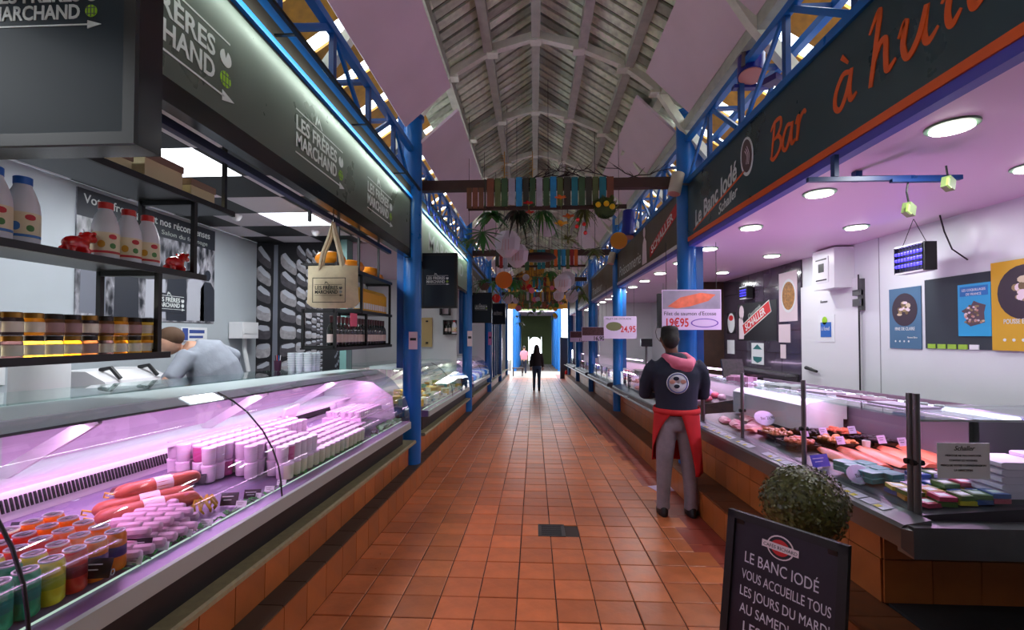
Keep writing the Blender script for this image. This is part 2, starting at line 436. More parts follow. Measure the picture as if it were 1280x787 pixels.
for j in range(-16, 41):
    y = -.2 + j*.6
    for i in (0, 8):
        (xa,za),(xb,zb) = RB[i],RB[i+1]
        if i not in yb_: yb_[i] = MB().slab([(xa,0,za+.03),(xb,0,zb+.03),(xb,.43,zb+.03),(xa,.43,za+.03)], .025).build('eave_board', 'yellow_board', ceil); o = yb_[i]
        else: o = yb_[i].copy(); COL.objects.link(o); o.parent = ceil
        o.location = (0, y, 0)
for i in range(1, 9):
    x, z = PB[i]; nm = 'ridge_beam' if i == 4 else 'purlin'
    MB().box(x-.05, x+.05, -5, 24.15, z-.13, z-.01).build(nm, 'roof_beam', ceil)
for k in range(-5, 24):
    y = 5.3 + 1.71*k
    if y > 24: break
    t = MB(); A2 = off(ARCH, .07)
    n = len(ARCH)
    vs = []; fs = []
    for p, q in zip(ARCH, A2):
        vs += [(p[0],y-.04,p[1]),(p[0],y+.04,p[1]),(q[0],y+.04,q[1]+.02),(q[0],y-.04,q[1]+.02)]
    for i in range(n-1):
        q = i*4; fs += [(q,q+4,q+5,q+1),(q+1,q+5,q+6,q+2),(q+2,q+6,q+7,q+3),(q+3,q+7,q+4,q)]
    fs += [(0,1,2,3),(4*n-1,4*n-2,4*n-3,4*n-4)]
    t.add(vs, fs); ar = t.build('roof_arch', 'arch_paint', ceil)
    for i in range(2, 8):
        x, z = ARCH[i]
        MB().box(x-.065,x+.065,y-.06,y+.06,z-.035,z+.0).build('arch_block', 'arch_paint', ar)
        if gable(x)-z > .2: MB().box(x-.03,x+.03,y-.03,y+.03,z+.05,gable(x)).build('king_post', 'arch_paint', ar)
# hanging lilac acoustic panels
for k in range(5):
    y0, y1 = (.6, 4.78) if k == 0 else (CY[k-1]-.02, CY[k]-.5)
    for sd, lo, hi in ((-1,(-1.37,3.80),(-.885,4.22)), (1,(1.70,4.03),(1.235,4.49))):
        dy = .3 if sd > 0 else 0
        p = [(lo[0],y0+dy,lo[1]),(hi[0],y0+dy,hi[1]),(hi[0],y1+dy,hi[1]),(lo[0],y1+dy,lo[1])]
        if sd > 0: p = p[::-1]
        o = MB().slab(p, .03).build('acoustic_panel', 'lilac_panel')
        tag(o, '%s lilac sloping ceiling panel %s' % ('large flat', ['over the cheese stall, rising from its girder','over the salad stall girder','over the third stall on the cheese side','over the fourth stall on the cheese side','over the last stall on the cheese side'][k] if sd < 0 else ['above the oyster bar sign','above the red banner fascia','above the third fish side fascia','above the fourth fish side fascia','above the last fish side fascia'][k]), 'ceiling panel')
# clerestory boards between girder and roof
for sd, xw in ((-1,-2.15),(1,2.45)):
    cw = struct(MB().box(xw-.02, xw+.02, -5, 24.2, 3.0, 3.45).box(xw-.02,xw+.02,-5,24.2,3.70,3.80).build('wall_left_clerestory' if sd < 0 else 'wall_right_clerestory', 'yellow_board'))
    pr0 = None
    for j in range(-10, 43):
        y = .6 + j*.55
        if j % 3 == 2: continue
        if pr0 is None: pr0 = MB().box(-.015,.015,-.17,.17,3.45,3.70).build('board', 'yellow_board', cw); o = pr0
        else: o = pr0.copy(); COL.objects.link(o); o.parent = cw
        o.location = (xw, y, 0)
    wn = MB()
    for j in range(-4, 14):
        for q in range(4): wn.box(xw-.01,xw+.01, .6+.55*(3*j+2)-.2+q*.11, .6+.55*(3*j+2)-.16+q*.11, 3.45, 3.70)
    wn.build('louvre', 'white_paint', cw)

# the hall behind the entrance
struct(MB().box(-3.6,3.7,-5.1,-5.0,-.2,5.6).build('wall_back', 'wall_grey'))
# ================================================================== logo of the cheese stall
mat('logo_white', (214,220,218), .5); mat('logo_green', (150,200,30), .5); mat('logo_black', (24,22,22), .7)
mat('logo_dim', (170,178,172), .5)
LY, LU = (0,1,0), (0,0,1)       # reading direction on the left walls
FX = (1,0,0); RYm = (0,-1,0)
def logo(parent, O, Rv, Uv, W, mw='logo_white', mg='logo_green', arrow=True, th=.0015):
    O = Vector(O); Rv = Vector(Rv); Uv = Vector(Uv)
    lw = .012*W
    MB().prism(rect(W*.9, lw, W*.45, 0), O, Rv, Uv, th).prism([(W*.88,-W*.035),(W,0),(W*.88,W*.035)], O, Rv, Uv, th).build('arrow', mw, parent)
    MB().prism(rect(W*.95, lw, W*.475, W*.37), O, Rv, Uv, th).build('rule', mw, parent)
    text('MARCHAND', .172*W, mw, parent, O + Uv*(.055*W), Rv, Uv, width=.8*W, bold=.02, th=th)
    text('LES FRÈRES', .172*W, mw, parent, O + Uv*(.205*W), Rv, Uv, width=.8*W, bold=.02, th=th)
    s = W*.1; c = (.42*W, .39*W)
    MB().prism([(c[0]-s*.8,c[1]),(c[0]-s*.45,c[1]+s),(c[0]-s*.2,c[1]+s*.45),(c[0],c[1]+s*.9),(c[0]+s*.3,c[1]+s*.4),(c[0]+s*.7,c[1]),(c[0]+s*.5,c[1]),(c[0]+s*.15,c[1]+s*.35),(c[0]-s*.05,c[1]+s*.55),(c[0]-s*.2,c[1]+s*.15),(c[0]-s*.4,c[1]+s*.6),(c[0]-s*.6,c[1])], O, Rv, Uv, th).build('peak_mark', mw, parent)
    MB().prism([(.91*W,.255*W)] + circ(.055*W, 18, .91*W, .255*W, 110, 430), O, Rv, Uv, th).build('cheese_mark', mw, parent)
    g = MB().prism(circ(.052*W, 18, .91*W, .115*W), O, Rv, Uv, th).build('globe_mark', mg, parent)
    gl = MB()
    for q in (-.03, 0, .03): gl.prism(rect(.006*W, .1*W*(1 if q == 0 else .8), .91*W+q*W, .115*W), O, Rv, Uv, th*1.6)
    for q in (-.025, .025): gl.prism(rect(.1*W*.85, .006*W, .91*W, .115*W+q*W), O, Rv, Uv, th*1.6)
    gl.build('globe_grid', 'fascia_grey' if mg == 'logo_green' else 'logo_white', g)

# ================================================================== left fascia
t = thing('fascia_sign', 'long grey green fascia board with three white arrow logos over the cheese stall', 'sign', (-1.4,.9,2.46))
MB().box(-1.44,-1.40,.7,5.1,2.555,3.12).build('panel', 'fascia_grey', t)
MB().box(-1.46,-1.395,.7,5.1,2.46,2.555).build('valance', 'black_gloss', t)
MB().box(-1.46,-1.375,.7,5.1,3.12,3.152).build('blue_strip', 'blue_line', t)
MB().box(-1.46,-1.40,.7,5.1,3.152,3.27).build('upper_board', mat('board_brown_dark', (48,40,36), .6, var=.1), t)
MB().box(-1.46,-1.395,5.06,5.1,2.46,3.12).build('end_trim', 'black_gloss', t)
for y in (1.36, 2.6, 3.755): logo(t, (-1.40, y, 2.655), LY, LU, .69, 'logo_white')
def fascia_lamp(y0, y1, label, power, col=(.82,1,.86), X=-1.4):
    s = 1 if X < 0 else -1
    o = MB().box(X+s*.13-.012, X+s*.13+.012, y0, y1, 3.185, 3.205).build('strip_lamp', 'black_metal'); tag(o, label, 'lamp')
    for k_ in range(4):
        yb = y0 + (y1-y0)*(k_+.5)/4; MB().box(min(X,X+s*.07), max(X,X+s*.13), yb-.008, yb+.008, 3.19, 3.20).build('lamp_arm', 'black_metal', o)
    area('strip_lamp_light', (X+s*.115, (y0+y1)/2, 3.18), (0, R(64)*s, R(0)), .02, power, col, sy=y1-y0)
    return o
fascia_lamp(.8, 5.0, 'thin light strip under the blue edge of the cheese stall fascia', 6)

# ================================================================== projecting box signs
mat('screen_face', (40,50,58), .6, spec=.2)
def box_sign(y, zo, label):
    t = thing('hanging_box_sign', label, 'sign', (-1.19, y, 1.92+zo), 'black box signs across the aisle edge')
    x0, x1, z0, z1 = -1.42, -.965, 1.92+zo, 2.61+zo
    MB().box(x0,x1,y,y+.07,z0,z1).build('case', 'black_gloss', t)
    e = .03
    MB().box(x0,x1,y-.012,y,z0,z0+e).box(x0,x1,y-.012,y,z1-e,z1).box(x0,x0+e,y-.012,y,z0+e,z1-e).box(x1-e,x1,y-.012,y,z0+e,z1-e).build('frame', 'black_matt', t)
    MB().box(x0+e,x1-e,y-.004,y,z0+e,z1-e).build('face', 'screen_face', t)
    logo(t, (x0+.07, y-.004, z0+.30), FX, LU, .29, 'logo_white')
    text('Joie', .02, 'logo_dim', t, (x0+.27, y-.004, z0+.18), FX, LU, shear=.3) if False else None
    MB().box(x0-.05,x0+.02,y+.01,y+.06,z1-.1,z1-.05).box(x0-.05,x0+.02,y+.01,y+.06,z0+.05,z0+.1).build('bracket', 'black_metal', t)
box_sign(1.06, .115, 'large black box sign with white arrow logo beside the milk bottle shelves')
box_sign(5.66, 0, 'black box sign with white arrow logo just past the first blue column')
box_sign(10.35, -.05, 'grey box sign with white logo hung past the second blue column')
box_sign(15.2, .05, 'small black box sign hung past the third blue column')

# ================================================================== left stall shell
struct(MB().box(-3.56,-3.5,-5,5.62,-.3,2.75).build('wall_left', 'wall_grey'))
mw = struct(MB().box(-3.56,-2.3,5.62,5.68,-.4,2.75).build('wall_back_left', 'black_matt'))
cl = struct(MB().box(-3.56,-1.46,-5,5.7,2.77,2.8).build('ceiling_left', 'black_matt'))
mat('tile_black', (20,20,22), .5); mat('tile_white', (208,200,206), .6)
mat('led_panel', (240,246,255), .4, emit=3.2)
xe = [-3.65+.5*i for i in range(6)]
for i in range(5):
    for j in range(12):
        x0 = max(-3.5, xe[i]); x1 = min(-1.47, xe[i+1]); y0 = -.25+.5*j
        isled = (i == 2 and j in (1, 6, 9)) 
        m = 'led_panel' if isled else ('tile_black' if (i+j) % 2 else 'tile_white')
        MB().box(x0+.004, x1-.004, y0+.004, min(5.62,y0+.496), 2.75, 2.77).build('light_panel' if isled else 'ceiling_tile', m, cl)
for y in (.5, 3.0, 4.5): area('panel_light', (-2.4, y, 2.74), (0,0,0), .45, 19, (.93,.97,1))
# ceiling sensors
for x, y in ((-2.9,4.3),(-2.45,5.0)):
    o = MB().lathe([(.05,2.75),(.05,2.735),(.03,2.70),(.005,2.69)], 14, (x,y,0)).build('ceiling_sensor', 'white_plastic', smooth=True)
    tag(o, 'small white dome sensor under the checkered ceiling', 'sensor', 'ceiling sensors')
# poster
mat('poster_dark', (44,48,58), .5); mat('poster_mid', (112,116,128), .5); mat('poster_light', (176,178,188), .5)
def grayphoto(name):
    m = bpy.data.materials.new(name); m.use_nodes = True; nt = m.node_tree; b = nt.nodes['Principled BSDF']; N = nt.nodes; L = nt.links
    tc = N.new('ShaderNodeTexCoord'); mp = N.new('ShaderNodeMapping'); mp.inputs['Scale'].default_value = (1,2.4,1.0); L.new(tc.outputs['Object'], mp.inputs[0])
    v = N.new('ShaderNodeTexVoronoi'); v.inputs['Scale'].default_value = 6; L.new(mp.outputs[0], v.inputs['Vector'])
    n = N.new('ShaderNodeTexNoise'); n.inputs['Scale'].default_value = 9; n.inputs['Detail'].default_value = 8; n.inputs['Distortion'].default_value = 1.2; L.new(mp.outputs[0], n.inputs['Vector'])
    a = N.new('ShaderNodeMath'); a.operation = 'MULTIPLY'; L.new(v.outputs['Distance'], a.inputs[0]); L.new(n.outputs['Fac'], a.inputs[1])
    r = N.new('ShaderNodeValToRGB'); L.new(a.outputs[0], r.inputs[0])
    r.color_ramp.elements[0].position = .1; r.color_ramp.elements[0].color = (.015,.018,.026,1)
    r.color_ramp.elements[1].position = .42; r.color_ramp.elements[1].color = (.45,.45,.5,1)
    L.new(r.outputs[0], b.inputs['Base Color']); b.inputs['Roughness'].default_value = .35
    MATS[name] = m
grayphoto('poster_photo')
t = thing('wall_poster', 'large black and white photo poster of people on the grey stall wall', 'poster', (-3.5,4.07,1.71))
MB().box(-3.5,-3.49,3.31,4.82,1.71,2.715).build('photo', 'poster_photo', t)
MB().box(-3.49,-3.488,3.31,4.82,2.5,2.715).build('heading_band', 'poster_dark', t)
text('Votre fromager et nos récompenses', .1, 'logo_white', t, (-3.488,3.36,2.61), LY, LU, width=1.38, bold=.01)
text('Salon du fromage', .06, 'logo_dim', t, (-3.488,4.1,2.53), LY, LU, width=.6)
# people silhouettes printed in the photo
for (y, z, s, m) in ((3.45,1.75,.9,'poster_mid'),(3.75,1.72,1.0,'poster_dark'),(4.05,1.74,.95,'poster_light'),(4.3,1.72,1.05,'poster_dark'),(4.55,1.73,1.0,'poster_light'),(4.72,1.73,.9,'poster_dark')):
    w_ = .12*s
    MB().prism([(y-w_,z),(y+w_,z),(y+w_*.95,z+.38*s),(y+w_*.4,z+.46*s),(y-w_*.4,z+.46*s),(y-w_*.95,z+.38*s)], (-3.49,0,0), LY, LU, .001).prism(ell(.05*s,.065*s,14,y,z+.54*s), (-3.49,0,0), LY, LU, .001).build('printed_figure', m, t)
MB().box(-3.489,-3.486,4.05,4.42,1.80,1.98).build('logo_patch', 'poster_dark', t)
logo(t, (-3.486,4.06,1.83), LY, LU, .34, 'logo_white', 'logo_white')
# cheese cellar mural (printed wheels in perspective)
t = thing('cheese_mural', 'black and white mural of stacked cheese wheels in perspective behind the counter', 'mural', (-2.95,5.6,.9))
MB().box(-3.5,-2.38,5.595,5.62,.3,2.75).build('backing', mat('mural_black', (26,25,30), .5), t)
mat('wheel_a', (150,146,150), .5, var=.25, scale=20, rnd=.25); mat('wheel_side', (78,74,80), .5, var=.25, scale=20, rnd=.2)
vpx, vpz = -2.5, 1.55
wl = {'a': MB(), 's': MB()}
cols_ = [(-3.50,-3.31,.25), (-3.19,-2.98,.23), (-2.985,-2.86,.175), (-2.865,-2.78,.13), (-2.785,-2.72,.095), (-2.72,-2.675,.07), (-2.675,-2.64,.05)]
for (xa, xb, st) in cols_:
    k = 0
    for q in range(-14, 16):
        z = vpz + q*st*1.0 + st*.3
        if z < .9 or z > 2.68: continue
        h = st*.72; xm = (xa+xb)/2; ww = (xb-xa)
        tl = (vpz - z)*.12*(ww/.17)
        poly = []
        for q_ in range(14):
            a_ = 2*math.pi*q_/14; cx_ = math.copysign(abs(math.cos(a_))**.45, math.cos(a_)); cz_ = math.copysign(abs(math.sin(a_))**.6, math.sin(a_)); poly.append((xm+ww/2*cx_, z+tl*(cx_+1)/2+h/2*cz_))
        o = MB().prism(poly, (0,5.595,0), FX, LU, .002).build('printed_wheel', 'wheel_a' if k % 2 else 'wheel_side', t); k += 1
        MB().prism([(p[0], p[1]) for p in [(xa+.12*ww,z+h*.2),(xa+.12*ww,z+h*.38),(xa+.3*ww,z+h*.47),(xb-.25*ww,z+h*.46+tl*.8),(xb-.08*ww,z+h*.34+tl),(xb-.08*ww,z+h*.14+tl),(xm,z+h*.08+tl/2)]], (0,5.593,0), FX, LU, .002).build('highlight', 'poster_light', o)
MB().prism([(-3.29,.9),(-3.22,.9),(-3.225,2.72),(-3.275,2.72)], (0,5.595,0), FX, LU, .002).build('printed_post', 'poster_mid', t)
fan = MB()
for s_ in (1,):
    for q in range(16):
        a = -1.3 + q*.19
        for d in range(6):
            rr = .05 + d*.045; xx = vpx + math.cos(a)*rr*.75; zz = vpz + math.sin(a)*rr*2.6
            if .9 < zz < 2.7 and xx < -2.39: fan.prism(ell(.007+d*.002,.012+d*.004,8,xx,zz), (0,5.595,0), FX, LU, .002)
fan.build('printed_row', 'poster_mid', t)
o = MB().box(-2.56,-2.49,5.58,5.594,1.50,1.70).build('red_notice', mat('red_paper', (206,40,52), .5)); tag(o, 'small red notice fixed to the cheese mural', 'notice'); o.location=(0,0,0)
o = MB().box(-2.44,-2.36,5.56,5.594,1.6,1.82).build('paper_notice', 'white_paint'); tag(o, 'white paper notice beside the red one on the mural', 'notice')
MB().box(-2.425,-2.375,5.559,5.561,1.63,1.74).build('print', mat('print_green', (70,130,100), .5), o)
o = MB().box(-2.36,-2.28,5.45,5.62,fz(5.5),2.75).build('corner_post', mat('aqua_paint', (120,166,160), .4)); tag(o, 'pale aqua corner post beside the cheese mural', 'post')
# dispenser with pipe, notice on wall
t = thing('paper_dispenser', 'white wall dispenser with drain pipe beside the poster', 'dispenser', (-3.45,5.25,1.2))
MB().cbox((-3.41,5.22,1.64),(.16,.3,.19)).build('box', 'white_plastic', t)
MB().box(-3.34,-3.325,5.09,5.35,1.60,1.68).build('cover_lip', 'white_paint', t)
MB().tube([(-3.44,5.28,1.55),(-3.44,5.28,1.40),(-3.42,5.33,1.15)], .025, 8).build('pipe', 'white_paint', t)
t = MB().box(-3.5,-3.49,4.36,4.72,1.52,1.66).build('wall_notice', 'white_paint'); tag(t, 'blue and white notice sheet under the photo poster', 'notice')
MB().box(-3.49,-3.488,4.38,4.45,1.53,1.65).box(-3.49,-3.488,4.47,4.68,1.60,1.635).box(-3.49,-3.488,4.47,4.66,1.55,1.575).build('print', mat('print_blue', (60,80,150), .5), t)
# left poster scrap by the paper roll
t = MB().box(-3.5,-3.49,2.2,2.86,1.25,1.5).build('price_board', 'white_paint'); tag(t, 'white board with pink bars and yellow mark behind the jars', 'board')
MB().box(-3.49,-3.487,2.3,2.8,1.3,1.325).box(-3.49,-3.487,2.3,2.8,1.35,1.375).build('bars', mat('dull_pink', (196,140,130), .5), t)
MB().box(-3.49,-3.487,2.62,2.7,1.41,1.47).build('mark', mat('mark_yellow', (226,190,60), .5), t)
# back worktop against the wall
t = thing('back_worktop', 'steel work bench along the grey wall behind the counter', 'bench', base_of(-3.2,3,0))
MB().box(-3.49,-2.95,1.2,5.5,1.10,1.14).build('top', 'steel', t, shear=True)
for y in (1.3,2.7,4.1,5.4): MB().box(-3.0,-2.96,y-.02,y+.02,0,1.10).build('leg', 'steel_dark', t, shear=True)
MB().box(-3.47,-3.43,1.25,5.45,.3,1.1).build('back_rail', 'steel_dark', t, shear=True)
zt = lambda y: 1.141 + fz(y)
o = MB().lathe([(.14,zt(2.7)),(.14,zt(2.7)+.37),(.05,zt(2.7)+.372)], 24, (-3.12,2.75,0)).build('paper_roll', 'white_paint', smooth=True); tag(o, 'tall white roll of wrapping paper on the bench', 'paper roll')
t = thing('slicer', 'white boxed slicing machine with grey handles on the bench', 'machine', (-3.1,3.3,zt(3.3)))
MB().sweep([(-3.36,zt(3.3)+.03),(-2.97,zt(3.3)+.03),(-2.93,zt(3.3)+.12),(-2.96,zt(3.3)+.2),(-3.1,zt(3.3)+.27),(-3.36,zt(3.3)+.27)], 3.02, 3.56).build('casing', 'white_plastic', t)
for y in (3.13,3.45): MB().tube([(-3.1,y,zt(3.3)+.275),(-3.02,y,zt(3.3)+.29),(-2.95,y,zt(3.3)+.215)], .015, 8).build('handle', 'black_metal', t, smooth=True)
MB().box(-2.935,-2.925,3.04,3.54,zt(3.3)+.13,zt(3.3)+.145).build('seam', 'black_metal', t)
for x, y in ((-3.3,3.07),(-3.3,3.5),(-3.0,3.07),(-3.0,3.5)): MB().lathe([(.02,zt(3.3)),(.02,zt(3.3)+.03)], 8, (x,y,0)).build('foot', 'black_matt', t)
t = thing('scale_tray', 'grey weighing tray with dark rim at the end of the bench', 'tray', (-3.1,2.3,zt(2.3)))
MB().lathe([(.09,zt(2.3)),(.12,zt(2.3)+.05),(.13,zt(2.3)+.06),(.12,zt(2.3)+.062),(.09,zt(2.3)+.02)], 20, (-3.08,2.3,0)).build('bowl', 'steel', t, smooth=True)
MB().lathe([(.05,zt(2.3)+.021),(.05,zt(2.3)+.05)], 12, (-3.08,2.3,0)).build('load', 'steel_dark', t)

# ================================================================== hanging racks
def rack(label, X0, X1, levels, frames, hang):
    t = thing('hanging_rack', label, 'shelf', (X0, levels[0][1], levels[-1][2]))
    for (ya, yb, z) in levels:
        MB().box(X1, X0, ya, yb, z-.012, z).build('shelf', 'black_metal', t)
        MB().box(X0-.006, X0+.012, ya, yb, z-.022, z+.008).build('front_edge', 'black_matt', t)
    for (y, za, zb) in frames:
        for x in (X0-.012, X1+.015): MB().box(x-.011,x+.011,y-.011,y+.011,za,zb).build('upright', 'black_matt', t)
        MB().box(X1+.015,X0-.012,y-.011,y+.011,za+.001,za+.022).build('crossbar', 'black_matt', t)
        MB().box(X1+.015,X0-.012,y-.011,y+.011,zb-.035,zb-.013).build('crossbar', 'black_matt', t)
    for (y, z) in hang: MB().box(X0-.024,X0-.004,y-.01,y+.01,z,2.75).build('hanger', 'black_metal', t)
    return t
RX0, RX1 = -1.8, -2.12
rack('three tier black metal rack hung over the counter with milk and jars', RX0, RX1, [(.9,2.64,2.304),(.75,2.41,1.895),(.6,2.17,1.487)], [(2.343,1.895,2.304),(2.117,1.487,1.895),(1.0,1.895,2.304),(.9,1.487,1.895)], [(2.58,2.304),(1.2,2.304)])
rack('black metal rack of bottles hung beside the first blue column', -1.65, -1.95, [(3.72,5.2,2.18),(4.3,5.2,1.81),(3.72,5.2,1.47)], [(4.32,1.81,2.18),(3.74,1.47,1.80),(4.45,1.47,1.81),(5.18,1.47,2.18)], [(3.3,2.42),(3.8,2.18),(4.25,2.18),(4.8,2.18)])
tag(MB().box(-1.66,-1.62,.7,5.1,2.5,2.54).build('ceiling_rail', mat('blue_rail', (34,38,92), .4)), 'dark blue rail under the ceiling carrying the hanging racks', 'rail')
# light strip on jar shelf
o = MB().box(-2.10,-2.09,.7,2.1,1.5,1.51).build('shelf_lamp', mat('warm_led', (255,244,214), .4, emit=9)); tag(o, 'thin glowing light strip behind the honey jars', 'lamp')
area('shelf_lamp_light', (-2.085,1.45,1.505), (0,R(-75),0), .02, 4.0, (1,.93,.78), sy=1.3)
# jars
LIDS = [mat('lid_gold', (150,110,40), .3, metal=.6), mat('lid_dark', (40,34,30), .35, metal=.4)]
JAM = [mat('jam_amber', (232,140,24), .2, coat=.5), mat('jam_brown', (96,56,30), .25, coat=.5), mat('jam_dark', (52,36,40), .25, coat=.5), mat('jam_yellow', (206,160,50), .25, coat=.5)]
for q in JAM:
    q.node_tree.nodes['Principled BSDF'].inputs['Transmission Weight'].default_value = .75; q.node_tree.nodes['Principled BSDF'].inputs['Roughness'].default_value = .45; q.node_tree.nodes['Principled BSDF'].inputs['IOR'].default_value = 1.2
LABW = mat('label_white', (232,226,210), .55); mat('label_mauve', (170,140,140), .55)
jp = []
for c in range(4):
    t = thing('honey_jar', 'x', 'jar', (0,0,0))
    MB().lathe([(.026,0),(.031,.004),(.031,.058),(.027,.066)], 14).build('glass_body', JAM[c], t, smooth=True)
    MB().lathe([(.0292,.064),(.0292,.082),(.026,.084)], 14).build('lid', LIDS[c % 2], t, smooth=True)
    MB().lathe([(.0316,.012),(.0316,.05)], 14).build('label_sleeve', LABW if c != 1 else 'label_mauve', t, smooth=True)
    jp.append(t)
JN = ['amber honey jar', 'brown jam jar', 'dark jam jar', 'yellow honey jar']; used = set()
for lay in range(2):
    for j in range(19):
        y = .83 + j*.071
        c = [0,3,0,0,1,2,3,0,0,2,2,3,3,0,1,2,0,3,0][j] if lay == 0 else [1,2,1,1,1,2,0,1,1,2,2,0,1,1,2,1,0,1,3][j]
        lab = JN[c] + (' in the lower row on the backlit shelf' if lay == 0 else ' in the upper row stacked above the backlit jars')
        loc = (-1.86, y, 1.488 + lay*.0845)
        if c not in used: o = jp[c]; o.location = loc; used.add(c); o['label'] = lab; o['group'] = 'jars on the lowest hanging shelf'
        else: dup(jp[c], loc, label=lab, group='jars on the lowest hanging shelf')
# milk bottles
mat('milk_body', (216,218,224), .4); mat('cap_blue', (30,100,190), .4); mat('cap_red', (196,34,30), .4)
mat('label_cream', (226,214,180), .5); mat('label_red', (190,30,44), .5); mat('label_green', (70,130,60), .5); mat('label_blue', (60,120,190), .5); mat('label_ochre', (206,150,40), .5)
def milk(capm, stripe, low):
    t = thing('milk_bottle', 'x', 'bottle')
    MB().lathe([(.044,0),(.050,.01),(.050,.135),(.047,.165),(.036,.205),(.026,.228),(.024,.24)], 20).build('body', 'milk_body', t, smooth=True)
    MB().lathe([(.027,.236),(.027,.262),(.024,.265)], 18).build('cap', capm, t, smooth=True)
    l = MB().lathe([(.0507,.035),(.0507,.128)], 20).build('label', 'label_cream', t, smooth=True)
    MB().lathe([(.0511,.037),(.0511,.047)], 20).build('stripe', stripe, l, smooth=True)
    # logo patch facing the aisle
    for a0, zc, hw, hh, mm in ((20,.11,.30,.011,'label_red'),(-25,.075,.25,.016,low),(20,.07,.22,.012,'label_green')):
        p = MB(); q = []; a = R(a0-35)
        for k in range(9):
            aa = a - hw + 2*hw*k/8; z_ = hh*math.sqrt(max(0,1-((k-4)/4.3)**2)); q.append((aa, zc-z_, zc+z_))
        vs = []; fs = []
        for (aa, za, zb) in q: vs += [(.0514*math.cos(aa),.0514*math.sin(aa),za),(.0514*math.cos(aa),.0514*math.sin(aa),zb)]
        for k in range(8): fs.append((2*k,2*k+2,2*k+3,2*k+1))
        p.add(vs, fs).build('printed_badge', mm, l)
    return t
mb_ = milk('cap_blue', 'label_blue', 'label_blue'); mr_ = milk('cap_red', 'label_red', 'label_ochre')
G = 'milk bottles on the middle hanging shelf'
mb_.location = (-1.9,1.60,1.896); tag(mb_, 'blue capped white milk bottle next to the red cow figurine', 'bottle', G)
for q, l_ in (((-1.88,1.49,1.896),'second from the red cow figurine'),((-1.99,1.53,1.896),'standing behind the other blue capped ones'),((-1.9,1.37,1.896),'furthest from the red cow figurine')): dup(mb_, q, label='blue capped white milk bottle '+l_)
mr_.location = (-1.9,1.93,1.896); tag(mr_, 'red capped white milk bottle close behind the red cow figurine', 'bottle', G)
for q, l_ in (((-1.9,2.045,1.896),'in the middle of the three'),((-1.9,2.15,1.896),'next to the black frame')): dup(mr_, q, label='red capped white milk bottle '+l_)
# red cow figurines
def cow(loc, label):
    t = thing('cow_figurine', label, 'figurine', loc)
    b_ = MB().sphere((0,0,.055), .04, 12, 8, (.85,1.35,.9)).sphere((0,.055,.095), .026, 10, 7, (.9,1.1,1)).sphere((0,.03,.078), .026).sphere((0,.08,.088), .014)
    for x, y in ((-.02,-.035),(.02,-.035),(-.02,.03),(.02,.03)): b_.tube([(x,y,.04),(x,y,0)], [.014,.012], 8)
    for s_ in (-1,1): b_.sphere((s_*.028,.05,.108), .010)
    remesh(b_.build('body', mat('red_gloss', (214,24,24), .2, coat=.6), t, absol=False), .005, 3)
    MB().sphere((0,.092,.086), .011).build('muzzle', 'white_paint', t, smooth=True, absol=False)
    for s_ in (-1,1): MB().tube([(s_*.012,.05,.116),(s_*.022,.05,.132)], [.004,.001], 6).build('horn', 'white_paint', t, absol=False)
cow((-1.9,1.80,1.896), 'shiny red cow figurine between blue and red capped milk bottles')
cow((-1.88,2.30,1.896), 'shiny red cow figurine inside the black frame at shelf end')
# boxes on the top shelf
mat('cream_card', (222,208,160), .6); mat('brown_card', (150,126,104), .6)
for (y0,y1,h,lab) in ((2.05,2.28,.11,'cream cardboard box with brown lid, nearest the shelf end but one'),(2.34,2.52,.075,'low cream cardboard box at the end of the top shelf'),(1.8,1.98,.06,'flat cream cardboard box behind the black sign')):
    t = thing('cardboard_box', lab, 'box', (-1.92,y0,2.304))
    MB().box(-2.05,-1.83,y0,y1,2.304,2.304+h).build('body', 'cream_card', t); MB().box(-2.055,-1.825,y0-.004,y1+.004,2.304+h,2.304+h+.035).build('lid', 'brown_card', t)
# second rack: cheese wheels, yellow cartons, bottles
mat('gouda', (224,136,26), .35, var=.15)
for i,(x,y) in enumerate(((-1.8,3.95),(-1.8,4.4),(-1.8,4.85),(-1.8,5.08))):
    o = MB().lathe([(.05,0),(.11,.015),(.135,.05),(.135,.07),(.11,.105),(.05,.12)], 20).build('orange_cheese', 'gouda', smooth=True); o.location = (x,y,2.182); o.scale = (.95,.95,1.1)
    if i == 3: o.location = (x,5.12,2.182); o.scale = (.62,.62,.8)
    tag(o, 'glowing orange wax cheese wheel on top of the bottle rack', 'cheese', 'orange cheese wheels')
area('rack_lamp_light', (-1.72,4.6,2.176), (0,0,0), .03, 1.6, (1,.85,.55), sy=1.0)
pk = thing('syrup_pouch', 'yellow syrup carton with white label in the rack row', 'carton', (0,0,0), 'yellow cartons on the rack')
MB().add([(-.035,-.03,0),(.035,-.03,0),(.035,.03,0),(-.035,.03,0),(-.035,-.03,.2),(.035,-.03,.2),(.035,.03,.2),(-.035,.03,.2),(0,-.03,.24),(0,.03,.24)], [(3,2,1,0),(0,1,5,4),(1,2,6,5),(2,3,7,6),(3,0,4,7),(4,5,8),(6,7,9),(5,6,9,8),(7,4,8,9)]).build('carton', mat('carton_yellow', (226,168,18), .4), pk)
MB().box(.035,.0365,-.024,.024,.03,.09).build('label', 'white_paint', pk); MB().box(-.028,.028,-.0315,-.03,.03,.09).build('label', 'white_paint', pk)
for i in range(12):
    loc = (-1.72, 4.40+i*.064, 1.812)
    if i == 0: pk.location = loc
    else: dup(pk, loc)
bt_ = thing('wine_bottle', 'dark wine bottle with pale label on the lowest rack shelf', 'bottle', (0,0,0), 'dark bottles on the rack')
